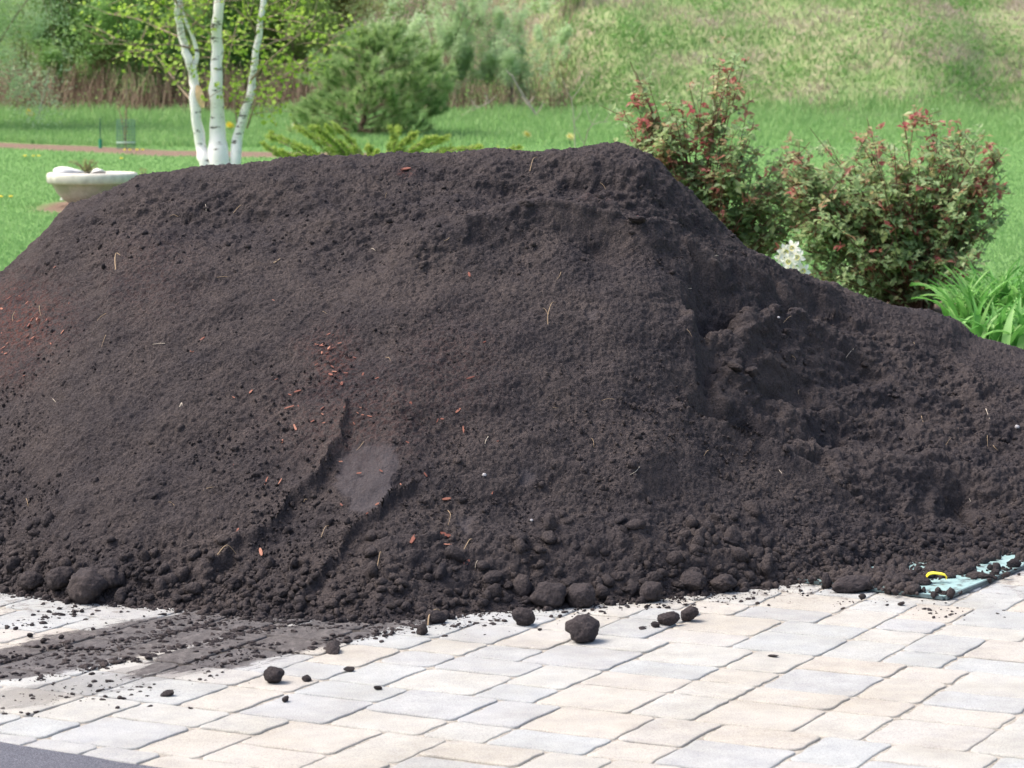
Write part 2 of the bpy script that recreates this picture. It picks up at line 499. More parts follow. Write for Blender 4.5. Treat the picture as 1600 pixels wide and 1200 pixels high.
def pile_full(x, y):
    z, u, v, on = pile_shape(x, y)
    x0, y0 = x, y
    x = x0 - 0.5 * z; y = 0.75 * y0 + 0.7 * z
    sm = np.zeros_like(z)
    wu = u + 20 * fbm(x * 14, y * 14, 5, 61, .8); wv = v + 15 * fbm(x * 12 + 9, y * 12, 5, 63, .7)
    for poly, k in SMOOTH_PATCHES:
        d = seg_dist(wu, wv, poly + [poly[0]])
        sm = np.maximum(sm, np.where(inside(wu, wv, poly), ss(-2, 9, d), 0) * k)
    rough = 0.72 * (1 - ss(300, 470, v))
    bay = inside(u, v, SCOOP) * 1.0
    low = ss(730, 915, v)
    cl = np.clip(rough + bay * 0.95 + low * 0.6, 0, 1.25)
    d = 0.026 * fbm(x * 2.2, y * 2.2, 3, 71) + (0.012 + 0.015 * cl) * fbm(x * 7, y * 7, 4, 73, 0.6)
    # crumbly ledges
    skl = np.interp(u, sky_u, sky_v)
    crown = 1 - 0.5 * np.exp(-((v - skl) / 24) ** 2)
    d *= crown
    d += crown * (0.005 + 0.017 * cl) * (1 - np.abs(fbm(x * 8 + 3, y * 12, 4, 77, 0.55)) * 2.4) * 0.6
    d += crown * (0.2 + 0.75 * cl) * (0.009 * fbm(x * 30, y * 30, 3, 79, 0.7))
    msk = 1 - 0.85 * ss(0.05, 0.75, sm)
    xs = x + 0.004 * vnoise(x * 90, y * 90, 5); ys = y + 0.004 * vnoise(x * 90 + 7, y * 90, 6)
    pat = 0.6 + 0.6 * ss(-0.3, 0.4, fbm(x * 3.1, y * 3.1, 3, 83))
    d2 = 0.42 * 0.012 * lumps(xs, ys, 0.012, 101, 0.9) + (0.22 + 0.35 * cl) * 0.022 * lumps(xs, ys, 0.022, 111, 0.4) * pat * crown
    d2 += (0.03 + 0.45 * low ** 1.5 + 0.2 * rough) * crown * 0.042 * lumps(xs, ys, 0.042, 121, 0.3) * pat
    d2 += (0.28 * low) * 0.07 * 0.7 * lumps(xs, ys, 0.07, 131, 0.35)
    d2 += 0.0022 * vnoise(x * 260, y * 260, 91) + 0.003 * vnoise(x * 120, y * 140, 93)
    d = (d * (0.35 + 0.65 * msk) + d2 * msk) * on - 0.006 * ss(0.1, 0.8, sm) - 0.004 * ss(0.1, .5, sm) * ss(.55, .9, 1 - np.abs(fbm(x0 * 9, y0 * 5, 3, 171)) * 2.2)
    red = np.zeros_like(z)
    for cu, cv, su, sv, k in ((30, 490, 50, 38, 1.0), (10, 560, 40, 30, .5), (520, 570, 26, 34, .75), (505, 545, 30, 12, .6), (632, 267, 10, 3, 1.0),
                              (560, 650, 90, 50, .35), (880, 335, 50, 5, .5), (700, 590, 60, 60, .25), (230, 440, 60, 50, .2)):
        red = np.maximum(red, k * bumpuv(u, v, cu, cv, su, sv))
    return z, d, red, sm

def build_pile():
    def axis(segs):
        out = []
        for a, b, s in segs: out.append(np.arange(a, b, s))
        return np.concatenate(out)
    xs = axis([(-3.9, -2.9, 0.02), (-2.9, -2.1, 0.009), (-2.1, 2.15, 0.0046), (2.15, 3.1, 0.009), (3.1, 4.9, 0.02)])
    ys = axis([(7.2, 7.6, 0.02), (7.6, 10.05, 0.0046), (10.05, 10.6, 0.012), (10.6, 12.6, 0.03)])
    X, Y = np.meshgrid(xs, ys)
    z, d, red, sm = pile_full(X, Y)
    gy, gx = np.gradient(z, ys, xs)
    # soften the normals so that grains stand off the slope, not off each other
    nl = np.sqrt(gx ** 2 + gy ** 2 + 1)
    Vx = X - d * np.clip(gx, -1.2, 1.2) / nl; Vy = Y - d * np.clip(gy, -1.2, 1.2) / nl; Vz = z + d / nl
    V = np.stack([Vx, Vy, Vz], -1).reshape(-1, 3)
    ny, nx = X.shape
    i = np.arange(ny - 1)[:, None] * nx; j = np.arange(nx - 1)[None, :]
    F = np.stack([i + j, i + j + 1, i + nx + j + 1, i + nx + j], -1).reshape(-1, 4)
    lo = ground(V[:, 0], V[:, 1]) - 0.03
    keep = (V[:, 2] > lo)[F].any(1)
    F = F[keep]
    used = np.unique(F); remap = np.zeros(len(V), np.int64); remap[used] = np.arange(len(used))
    global GX, GY, GZ
    GX, GY, GZ = xs, ys, z + d / nl
    me = mesh_np('soil_pile', V[used], remap[F], MS, smooth=True, attrs={'red': red.ravel()[used], 'smooth': sm.ravel()[used]})
    o = link('soil_pile', me)
    tag(o, 'big heap of dark brown topsoil dumped on the pale paver driveway', 'soil pile')
build_pile()

# coarse surface for putting things on the pile
def surf(x, y):
    x = np.atleast_1d(np.asarray(x, float)); y = np.atleast_1d(np.asarray(y, float))
    return np.maximum(look(x, y), ground(x, y))
def look(x, y):
    x = np.clip(x, GX[0], GX[-2]); y = np.clip(y, GY[0], GY[-2])
    i = np.clip(np.searchsorted(GX, x, 'right') - 1, 0, len(GX) - 2); j = np.clip(np.searchsorted(GY, y, 'right') - 1, 0, len(GY) - 2)
    fx = (x - GX[i]) / (GX[i + 1] - GX[i]); fy = (y - GY[j]) / (GY[j + 1] - GY[j])
    return (GZ[j, i] * (1 - fx) + GZ[j, i + 1] * fx) * (1 - fy) + (GZ[j + 1, i] * (1 - fx) + GZ[j + 1, i + 1] * fx) * fy
def surf_n(x, y, e=0.03):
    z = lambda a, b: pile_shape(np.atleast_1d(a), np.atleast_1d(b))[0][0]
    n = np.array([-(z(x + e, y) - z(x - e, y)) / (2 * e), -(z(x, y + e) - z(x, y - e)) / (2 * e), 1.0])
    return n / np.linalg.norm(n)

# ------------------------------------------------------------------ loose lumps
def ico(sub):
    import bmesh
    bm = bmesh.new(); bmesh.ops.create_icosphere(bm, subdivisions=sub, radius=1.0)
    V = np.array([v.co[:] for v in bm.verts]); F = np.array([[v.index for v in f.verts] for f in bm.faces])
    bm.free(); return V, F
def lump_variant(sub, seed, amp=0.22):
    V, F = ico(sub)
    k = seed * 13.7
    n = (fbm(V[:, 0] * 1.6 + k, V[:, 1] * 1.6 + V[:, 2] * 1.1, 4, seed, 0.6) + fbm(V[:, 1] * 1.6 + k, V[:, 2] * 1.6 - V[:, 0] * 0.9, 4, seed + 5, 0.6)) * amp
    if sub >= 4:
        a = np.arctan2(V[:, 1], V[:, 0]); 
        n += 0.05 * lumps(a * 1.0 + 5, V[:, 2] * 1.2, 0.22, seed + 9) 
    if sub < 4:
        pr = np.random.default_rng(seed + 50); pn = pr.normal(size=(9, 3)); pn /= np.linalg.norm(pn, axis=1)[:, None]; ph = pr.uniform(.55, .95, 9)
        rr0 = np.min(np.where(V @ pn.T > 0.05, ph[None] / np.maximum(V @ pn.T, 0.05), 9), axis=1)
        n = np.minimum(rr0, 1.25) - 1 + n * 0.5 + 0.07 * np.sin(np.arange(len(V)) * 12.9898 * (seed + 1))
    else:
        pr = np.random.default_rng(seed + 70); pn = pr.normal(size=(14, 3)); pn /= np.linalg.norm(pn, axis=1)[:, None]; ph = pr.uniform(.72, 1.0, 14)
        q_ = np.where(V @ pn.T > 0.05, ph[None] / np.maximum(V @ pn.T, 0.05), 9)
        n = n * 0.7 + (-np.log(np.exp(-14 * q_).sum(1) + math.exp(-14 * 1.03)) / 14 - 0.93)
        n = n + 0.07 * fbm(V[:, 0] * 4 + k, V[:, 1] * 4 + V[:, 2] * 3, 4, seed + 3, .7) + 0.07 * fbm(V[:, 2] * 4 + k, V[:, 1] * 4 - V[:, 0] * 3, 4, seed + 4, .7)
    return V * (1 + n)[:, None] * np.array([1, 0.92, 0.84]), F
LV = [lump_variant(2, i, 0.3) for i in range(8)]
def scatter_lumps(acc, P, r, flat_=1.0):
    for k in range(8):
        s = slice(k, None, 8)
        p, rr = P[s], r[s]
        if len(p) == 0: continue
        V, F = LV[k]
        Rm = rand_rot(len(p))
        W = np.einsum('nij,vj->nvi', Rm, V) * rr[:, None, None] * rng.uniform(0.75, 1.2, (len(p), 1, 3)) * np.array([1, 1, flat_]) + p[:, None, :]
        FF = F[None] + (np.arange(len(p)) * len(V))[:, None, None]
        acc.add(W.reshape(-1, 3), FF.reshape(-1, 3))

acc = Acc()
# on the lower part of the slope and along the foot
N = 22000
x = rng.uniform(-2.7, 2.9, N)
yf = np.interp(x, FX, FY)
hgt = rng.exponential(0.22, N)
keep = hgt < 1.3
x, yf, hgt = x[keep], yf[keep], hgt[keep]
y = yf + hgt - 0.03 + 0.02 * rng.normal(size=len(x))
clump = fbm(x * 2.4, y * 2.4, 3, 201)
r = 0.0035 + 0.0055 * rng.pareto(2.6, len(x)) * np.exp(-hgt / 0.33)
r = np.clip(r * (1 + 0.7 * clump), 0.0025, 0.017)
z = surf(x, y)
_, _, _, smv = pile_full(x, y)
uk, vk = proj(x, y, z)
k = (smv < 0.1) & (vk > np.interp(uk, sky_u, sky_v) + 14)
P = np.stack([x, y, z + r * 0.25], -1)[k]; r = r[k]
scatter_lumps(acc, P, r)
# bigger knobs in a broken row right on the foot
N = 620
x = rng.uniform(-2.6, 2.6, N); y = np.interp(x, FX, FY) + 0.01 + np.abs(rng.normal(size=N)) * 0.10
r = np.clip(0.009 + 0.008 * rng.pareto(2.2, N), 0.008, 0.028) * np.where((x > -.2) & (x < .8), 1.15, .9)
thin = rng.uniform(size=N) < np.where(x > 1.0, 0.35, 1.0)
x, y, r = x[thin], y[thin], r[thin]
scatter_lumps(acc, np.stack([x, y, surf(x, y) + r * 0.35], -1), r)
# bay and upper face crumbs
N = 5000
x = rng.uniform(-1.9, 2.0, N); y = rng.uniform(8.2, 9.95, N)
u_, v_ = proj(x, y, surf(x, y))
k = (inside(u_, v_, SCOOP) | (v_ < 430)) & (v_ > np.interp(u_, sky_u, sky_v) + 14) & (rng.uniform(size=N) < 0.9)
x, y = x[k], y[k]; r = np.clip(0.003 + 0.003 * rng.pareto(2.6, len(x)), 0.003, 0.012)
scatter_lumps(acc, np.stack([x, y, surf(x, y) + r * 0.2], -1), r)
tag(acc.obj('soil_crumbs', MS, smooth=True), 'loose dark soil crumbs lying over the lower slope and foot of the heap', 'soil crumbs', kind='stuff')

# ------------------------------------------------------------------ paved drive
PA = R(-27)                       # direction of one set of joints
ca, sa = math.cos(PA), math.sin(PA)
U0 = 0.085
A0 = hit(flat, 0, 1157); A1 = hit(flat, 290, 1200)
ad = (A1 - A0)[:2]; ad /= np.linalg.norm(ad)
an = np.array([-ad[1], ad[0]])    # towards the pavers (far side)
if an[1] < 0: an = -an
def curve_edge(p):                # signed distance to the edge of the asphalt
    q = p - A0[:2]
    s = q @ ad
    return q @ an + 0.035 * np.sin(s * 1.3 + 0.2) * 1.0

def clip_poly(poly):
    out = []
    n = len(poly)
    for i in range(n):
        a, b = poly[i], poly[(i + 1) % n]
        da, db = curve_edge(a), curve_edge(b)
        if da >= 0: out.append(a)
        if (da >= 0) != (db >= 0):
            t = da / (da - db); out.append(a + (b - a) * t)
    return out

def block(kind):
    b = [(0, 0, 3, 3), (3, 0, 2, 3), (0, 3, 3, 2), (3, 3, 2, 2)]
    if kind >= 8:
        b = [(0, 0, 3, 2), (3, 0, 2, 3), (0, 2, 3, 3), (3, 3, 2, 2)]
    if kind & 1: b = [(5 - x_ - w_, y_, w_, h_) for x_, y_, w_, h_ in b]
    if kind & 2: b = [(x_, 5 - y_ - h_, w_, h_) for x_, y_, w_, h_ in b]
    if kind & 4: b = [(y_, x_, h_, w_) for x_, y_, w_, h_ in b]
    return b
acc = Acc()
for row in range(-18, 46):
    off = (row * 2 + random.choice((0, 1))) % 5
    for col in range(-34, 34):
        for (bx, by, bw, bh) in block(random.randrange(12)):
            ox = (col * 5 + off + bx) * U0; oy = (row * 5 + by) * U0
            wd, hg = bw * U0, bh * U0
            cxp = ox + wd / 2; cyp = oy + hg / 2
            gxp = cxp * ca - cyp * sa; gyp = cxp * sa + cyp * ca
            if not (-5.5 < gxp < 6 and 4.6 < gyp < 10.6): continue
            near = gyp < 9.3 and abs(gxp) < 2.6
            gap = random.uniform(0.0014, 0.003); rc = random.uniform(0.018, 0.034)
            pts = []
            hx, hy = wd / 2 - gap, hg / 2 - gap
            for qx, qy, a0 in ((1, 1, 0), (-1, 1, 90), (-1, -1, 180), (1, -1, 270)):
                rr_ = rc * random.uniform(0.6, 1.3)
                for s_ in range(5):
                    a_ = R(a0 + s_ * 22.5)
                    pts.append([qx * (hx - rr_) + rr_ * math.cos(a_), qy * (hy - rr_) + rr_ * math.sin(a_)])
                if near:   # points along the next side
                    nq = {(1, 1): (-1, 1), (-1, 1): (-1, -1), (-1, -1): (1, -1), (1, -1): (1, 1)}[(qx, qy)]
                    for s_ in (0.25, 0.5, 0.75):
                        ex = qx + (nq[0] - qx) * s_; ey = qy + (nq[1] - qy) * s_
                        px = ex * (hx - (rc if abs(ex) < 1 else 0)) if abs(ex) < 1 else ex * hx
                        py = ey * (hy - (rc if abs(ey) < 1 else 0)) if abs(ey) < 1 else ey * hy
                        j = random.uniform(-0.0065, 0.0015)
                        if abs(ex) == 1: px += ex * j
                        else: py += ey * j
                        pts.append([px, py])
            pts = [np.array([(p[0] + cxp) * ca - (p[1] + cyp) * sa, (p[0] + cxp) * sa + (p[1] + cyp) * ca]) for p in pts]
            pts = clip_poly(pts)
            if len(pts) < 4: continue
            c0 = np.mean(pts, 0)
            tz = random.uniform(-0.0015, 0.0015); tx, ty = random.uniform(-.006, .006), random.uniform(-.006, .006)
            n = len(pts)
            rings = []
            for inset, dz in ((0, -0.014), (0, -0.0042), (0.002, -0.0014), (0.006, -0.0003), (0.014, 0)):
                ring = []
                for p in pts:
                    d_ = c0 - p; L_ = np.linalg.norm(d_) + 1e-9
                    q = p + d_ / L_ * inset
                    ring.append([q[0], q[1], dz + tz + (q[0] - c0[0]) * tx + (q[1] - c0[1]) * ty])
                rings.append(ring)
            V = np.array(rings).reshape(-1, 3)
            V = np.vstack([V, [c0[0], c0[1], tz]])
            t_ = random.random()
            i_ = np.arange(4)[:, None] * n; j_ = np.arange(n)[None, :]; j2 = (j_ + 1) % n
            F = np.stack([i_ + j_, i_ + j2, i_ + n + j2, i_ + n + j_], -1).reshape(-1, 4)
            base = acc.n
            acc.add(V, F, t_)
            top = np.stack([4 * n + np.arange(n), 4 * n + (np.arange(n) + 1) % n, np.full(n, 5 * n)], -1) + base
            acc.F.setdefault(3, []).append(top); acc.T.setdefault(3, []).append(np.full(n, t_))

def stain_mask(m, co):
    """soil smeared by wheels: bands on the pavers, in ground coordinates"""
    def band(p, q, wd, soft, seed):
        a = hit(flat, *p); b = hit(flat, *q)
        L = math.hypot(*(b - a)[:2]); an_ = math.atan2(b[1] - a[1], b[0] - a[0])
        tc = m.n('ShaderNodeVectorMath', operation='SUBTRACT'); m.l(co, tc.inputs[0]); tc.inputs[1].default_value = (a[0], a[1], 0)
        vr = m.n('ShaderNodeVectorRotate', rotation_type='Z_AXIS'); m.l(tc.outputs[0], vr.inputs[0]); vr.inputs['Angle'].default_value = -an_
        sp = m.n('ShaderNodeSeparateXYZ'); m.l(vr.outputs[0], sp.inputs[0])
        nz = m.noise(m.mapping(vr.outputs[0], (5, 20, 1), (0, 0, 0), (seed, 0, 0)), 1.0, 8, 0.78)
        ay = m.math('ABSOLUTE', sp.outputs[1])
        ax = m.math('ABSOLUTE', m.math('SUBTRACT', sp.outputs[0], L / 2))
        ex = m.math('MAXIMUM', m.math('SUBTRACT', ax, L / 2 - 0.1), 0.0)
        d = m.math('ADD', ay, m.math('MULTIPLY', ex, 0.5))
        v = m.math('ADD', m.math('SUBTRACT', wd, d), m.math('MULTIPLY', m.math('SUBTRACT', nz, 0.5), soft))
        mr = m.n('ShaderNodeMapRange', interpolation_type='SMOOTHSTEP'); m.l(v, mr.inputs[0])
        mr.inputs[1].default_value = -0.012; mr.inputs[2].default_value = 0.022
        return mr.outputs[0]
    b1 = band((-60, 1052), (480, 945), 0.20, 0.30, 1.0)
    b2 = band((270, 1042), (720, 938), 0.15, 0.28, 5.0)
    b3 = m.math('MULTIPLY', band((-60, 1110), (350, 1030), 0.10, 0.34, 9.0), 0.4)
    return m.math('MAXIMUM', m.math('MAXIMUM', b1, b2), b3)

m = M('paver_stone', 0.82, 0.3)
co = m.coord()
tn = m.attr('tint')
base = m.ramp(tn, [(0.0, (0.37, 0.38, 0.385)), (0.35, (0.375, 0.395, 0.40)), (0.55, (0.41, 0.415, 0.40)), (0.74, (0.42, 0.41, 0.38)), (0.92, (0.42, 0.40, 0.365)), (1.0, (0.40, 0.40, 0.39))])
mott = m.ramp(m.noise(co, 14, 5, 0.6), [(0.3, (0.88, 0.88, 0.90)), (0.7, (1.08, 1.07, 1.05))])
c = m.mix(1.0, base, mott, 'MULTIPLY')
grain = m.ramp(m.noise(co, 260, 4, 0.75), [(0.34, (0.60, 0.60, 0.62)), (0.5, (1, 1, 1)), (0.68, (1.22, 1.22, 1.22))])
c = m.mix(0.8, c, grain, 'MULTIPLY')
pit = m.ramp(m.noise(co, 110, 5, 0.8), [(0.30, (0.62, 0.61, 0.60)), (0.42, (1, 1, 1)), (0.62, (1, 1, 1)), (0.74, (1.14, 1.13, 1.12))])
c = m.mix(0.8, c, pit, 'MULTIPLY')
blot = m.ramp(m.noise(co, 3.2, 5, 0.65), [(0.3, (0.86, 0.84, 0.80)), (0.6, (1.04, 1.04, 1.04))])
c = m.mix(1.0, c, blot, 'MULTIPLY')
stn = stain_mask(m, co)
# trodden dirt close to the heap: speckle whose amount follows a band along the foot
sp = m.n('ShaderNodeSeparateXYZ'); m.l(co, sp.inputs[0])
nearh = m.n('ShaderNodeMapRange'); m.l(m.math('SUBTRACT', sp.outputs[1], m.math('MULTIPLY', sp.outputs[0], 0.13)), nearh.inputs[0])
nearh.inputs[1].default_value = 7.35; nearh.inputs[2].default_value = 8.1; nearh.clamp = True
spk = m.noise(co, 26, 6, 0.72)
thr = m.math('SUBTRACT', spk, m.math('MULTIPLY', m.math('SUBTRACT', 1.0, nearh.outputs[0]), 0.22))
spm = m.ramp(thr, [(0.50, 0.0), (0.60, 0.85)])
dirt = m.ramp(m.noise(m.mapping(co, (1, .45, 1), (0, 0, R(-50))), 34, 7, 0.78), [(0.34, (0.022, 0.019, 0.02)), (0.5, (0.068, 0.06, 0.062)), (0.62, (0.12, 0.108, 0.106)), (0.72, (0.22, 0.20, 0.185))])
c = m.mix(m.math('MULTIPLY', stn, 0.93), c, dirt)
c = m.mix(m.math('MULTIPLY', spm, 0.8), c, (0.13, 0.11, 0.10))
m.color(c)
m.bump(m.noise(co, 300, 4, 0.7), 0.0022, 1.0)
o = acc.obj('paver_driveway', m.m, smooth=False)
tag(o, kind='structure')

# jointing sand under and between the pavers
m = M('joint_sand', 0.95, 0.1)
co = m.coord()
m.color(m.mix(m.math('MULTIPLY', stain_mask(m, co), 0.9), m.ramp(m.noise(co, 90, 4), [(0.3, (0.17, 0.16, 0.14)), (0.7, (0.46, 0.43, 0.38))]), (0.03, 0.025, 0.024)))
V = [(-7, 3.5, -.0052), (7.5, 3.5, -.0052), (7.5, 10.9, -.0052), (-7, 10.9, -.0052)]
o = link('joint_sand', mesh_np('joint_sand', V, [[0, 1, 2, 3]], m.m)); tag(o, kind='structure')

# asphalt in the near left corner
m = M('asphalt', 0.8, 0.4)
co = m.coord()
m.color(m.ramp(m.noise(co, 300, 4, 0.75), [(0.36, (0.04, 0.043, 0.058)), (0.52, (0.085, 0.09, 0.115)), (0.66, (0.24, 0.24, 0.27))]))
m.bump(m.noise(co, 260, 3, 0.7), 0.003, 1.0)
S = np.linspace(-5, 4.2, 90)
top = []
for s in S:
    p = A0[:2] + ad * s - an * (0.035 * math.sin(s * 1.3 + 0.2) + 0.004 + 0.004 * math.sin(s * 37) + 0.003 * math.sin(s * 91))
    top.append(p)
Vv = [(p[0], p[1], -0.001) for p in top] + [(p[0] - an[0] * 4, p[1] - an[1] * 4, -0.001) for p in top]
n = len(top)
F = [[i, i + 1, n + i + 1, n + i] for i in range(n - 1)]
o = link('asphalt_road', mesh_np('asphalt_road', Vv, F, m.m)); tag(o, kind='structure')

# ------------------------------------------------------------------ terrain sheet
xs = np.concatenate([np.arange(-60, -14, 2.0), np.arange(-14, 14, 0.16), np.arange(14, 61, 2.0)])
ys = np.concatenate([np.arange(-12, 10, 2.0), np.arange(10.6, 62, 0.16), np.arange(62, 130, 2.0)])
X, Y = np.meshgrid(xs, ys)
Z = ground(X, Y) - np.where(Y < 10.9, 0.02, 0.0)
V = np.stack([X, Y, Z], -1).reshape(-1, 3)
ny, nx = X.shape
i = np.arange(ny - 1)[:, None] * nx; j = np.arange(nx - 1)[None, :]
F = np.stack([i + j, i + j + 1, i + nx + j + 1, i + nx + j], -1).reshape(-1, 4)
# bed of shredded bark crossing the lawn; distance to its centre line stored per vertex
bedl = [gpix(u, v)[:2] for u, v in ((-300, 215), (0, 227), (120, 232), (260, 240), (420, 242), (560, 243), (700, 246), (1000, 250))]
def bed_d(x, y):
    yy = np.interp(x, [p[0] for p in bedl], [p[1] for p in bedl])
    return np.abs(y - yy)
def planter_c(): return gpix(150, 322)
PC = planter_c()
BB = gpix(1430, 485); BL = gpix(1105, 478)
def bark(x, y):
    b = 1 - ss(0.55, 0.75, bed_d(x, y) + 0.12 * fbm(x * 2, y * 2, 2, 301))
    b = b * (1 - ss(-1.6, -0.9, x))
    b = np.maximum(b, 1 - ss(0.45, 0.6, np.hypot((x - PC[0]), (y - PC[1]) * 0.55)))
    for c in (BB, BL):
        b = np.maximum(b, 1 - ss(0.55, 0.75, np.hypot((x - c[0]) * 0.8, (y - c[1])) + 0.1 * fbm(x * 3, y * 3, 2, 303)))
    return b
m = M('lawn_ground', 0.95, 0.1)
co = m.coord()
sp = m.n('ShaderNodeSeparateXYZ'); m.l(co, sp.inputs[0])
n1 = m.noise(co, 0.8, 5, 0.6); n2 = m.noise(co, 9, 5, 0.7)
gr = m.ramp(n2, [(0.3, (0.10, 0.21, 0.06)), (0.7, (0.15, 0.28, 0.09))])
hillc = m.ramp(m.noise(co, 1.1, 6, 0.65), [(0.42, (0.19, 0.34, 0.10)), (0.54, (0.25, 0.34, 0.14)), (0.64, (0.32, 0.28, 0.20)), (0.78, (0.38, 0.32, 0.27))])
hillc = m.mix(0.5, hillc, m.ramp(m.noise(co, 7, 6, 0.75), [(0.3, (0.12, 0.18, 0.06)), (0.5, (0.27, 0.26, 0.16)), (0.7, (0.42, 0.36, 0.30))]))
hm = m.n('ShaderNodeMapRange'); m.l(sp.outputs[1], hm.inputs[0]); hm.inputs[1].default_value = 45.0; hm.inputs[2].default_value = 47.5; hm.clamp = True
c = m.mix(hm.outputs[0], gr, hillc)
# leaf litter below the thicket on the left
lt = m.n('ShaderNodeMapRange'); m.l(sp.outputs[0], lt.inputs[0]); lt.inputs[1].default_value = 0.9; lt.inputs[2].default_value = -0.6; lt.clamp = True
c = m.mix(m.math('MULTIPLY', m.math('MULTIPLY', lt.outputs[0], hm.outputs[0]), 0.8), c, m.ramp(n2, [(0.3, (0.07, 0.05, 0.04)), (0.7, (0.16, 0.115, 0.09))]))
bk = m.ramp(m.noise(co, 45, 5, 0.75), [(0.3, (0.10, 0.06, 0.045)), (0.7, (0.30, 0.22, 0.17))])
c = m.mix(m.attr('bark'), c, bk)
m.color(c); m.bump(n2, 0.03)
me = mesh_np('lawn_ground', V, F, m.m, smooth=True, attrs={'bark': bark(V[:, 0], V[:, 1])})
tag(link('lawn_ground', me), kind='structure')

# ------------------------------------------------------------------ grass
MG = leaf_mat('grass_blade', [(0.0, (0.17, 0.33, 0.11)), (0.45, (0.22, 0.40, 0.145)), (0.8, (0.28, 0.45, 0.18)), (1.0, (0.34, 0.49, 0.22))], 0.4, 0.6, 0.6, 0.35)
def in_view(x, y, mu=60):
    u, v = proj(x, y, ground(x, y)); return (u > -mu) & (u < 1600 + mu)
def grass_field(name, label, n, y0, y1, h, wd, mat, mask=None, tfun=None, lean=0.35, group=None):
    # even density in the picture: more blades near
    y = 1 / rng.uniform(1 / y1, 1 / y0, n)
    x = (rng.uniform(-0.27, 0.27, n)) * y
    k = np.ones(n, bool) if mask is None else mask(x, y)
    x, y = x[k], y[k]
    t = np.clip(0.5 + 0.13 * rng.normal(size=len(x)), 0, 1) if tfun is None else tfun(x, y)
    a = Acc()
    hh = h(x, y) if callable(h) else h
    blades(a, np.stack([x, y, ground(x, y) - 0.005], -1), hh, wd(x, y) if callable(wd) else wd, t, lean)
    return tag(a.obj(name, mat), label, 'grass', kind='stuff')
grass_field('lawn_grass', 'short mown green lawn grass behind the soil heap', 300000, 12.5, 37.5, 0.032, lambda x, y: 0.005 + 0.0003 * y, MG,
            lambda x, y: (bark(x, y) < 0.4))
MT = leaf_mat('tall_grass_blade', [(0.0, (0.17, 0.33, 0.11)), (0.5, (0.25, 0.43, 0.155)), (0.85, (0.34, 0.49, 0.21)), (1.0, (0.48, 0.52, 0.30))], 0.45, 0.6, 0.5, 0.8)
grass_field('tall_grass', 'longer bluish green grass growing beyond the bark bed', 80000, 36.6, 46.5, lambda x, y: 0.10 + 0.12 * ss(41, 45, y) * (1 + fbm(x * 1.5, y, 2, 701)), 0.02, MT,
            lambda x, y: (bark(x, y) < 0.4) & (y > 36.6 + 7 * ss(-2.0, -0.6, x) * rng.uniform(0, 1, len(x)) ** 1.5))
MD = leaf_mat('bank_grass_blade', [(0.0, (0.16, 0.31, 0.09)), (0.42, (0.24, 0.40, 0.15)), (0.56, (0.32, 0.39, 0.21)), (0.68, (0.37, 0.32, 0.25)), (1.0, (0.52, 0.45, 0.39))], 0.35, 0.7, 0.25, 1.5)
def bank_t(x, y):
    z = ground(x, y)
    return np.clip(0.55 + 1.05 * fbm(x * 0.6, z * 1.8 + 0.2 * y, 5, 401, 0.65) + 0.14 * rng.normal(size=len(x)) + 0.10 * ss(49, 56, y) - 0.26 * (1 - ss(46, 54, y)) + 0.16 * ss(1.5, 7, x) * ss(49, 55, y), 0, 1)
grass_field('bank_grass', 'rough green and straw coloured grass covering the sloping bank', 250000, 43.0, 62.0, lambda x, y: 0.085 + 0.06 * fbm(x * .8, y * .8, 2, 405), 0.018, MD,
            lambda x, y: (x > -5.0 + 2 * fbm(y, y, 1, 3)) & (rng.uniform(43, 46.5, len(x)) < y) & (fbm(x * 1.3, y * 1.3, 3, 407) > -0.75), bank_t, lean=0.9)
# leafy weeds in patches on the bank
MW = leaf_mat('weed_leaf', [(0.0, (0.09, 0.25, 0.05)), (0.5, (0.15, 0.36, 0.08)), (1.0, (0.26, 0.45, 0.14))], 0.4, 0.6, 0.2)
acc = Acc()
N = 80000
y = 1 / rng.uniform(1 / 60, 1 / 46, N); x = rng.uniform(-0.27, 0.27, N) * y
k = (fbm(x * 1.1, y * 0.8, 4, 411, .6) > 0.08) & (x > -2)
x, y = x[k], y[k]
leaves(acc, np.stack([x, y, ground(x, y) + rng.uniform(0, 0.16, len(x))], -1), 0.06, np.clip(0.5 + 0.25 * rng.normal(size=len(x)), 0, 1))
tag(acc.obj('bank_weeds', MW), 'low green leafy weeds in patches on the sloping bank', 'weeds', kind='stuff')
# dry stalks standing and leaning over the bank
MST = plain('dry_stalk', (0.38, 0.31, 0.23), 0.8, 0.3, 5)
acc = Acc()
for _ in range(1500):
    y = 1 / random.uniform(1 / 60, 1 / 46); x = random.uniform(-0.02, 0.27) * y
    p = np.array([x, y, float(ground([x], [y])[0])]); L = random.uniform(0.12, 0.5) * (2.2 if random.random() < 0.08 else 1)
    d = np.array([random.gauss(0, .6), random.gauss(0, .3), random.uniform(0.4, 1)]); d /= np.linalg.norm(d)
    tube(acc, [p, p + d * L * 0.5 + np.array([0, 0, .02]), p + d * L], [0.004, 0.003, 0.002], 3, cap=False)
tag(acc.obj('dry_stalks', MST), 'thin pale dry weed stalks scattered over the sloping bank', 'dry stalks', kind='stuff')

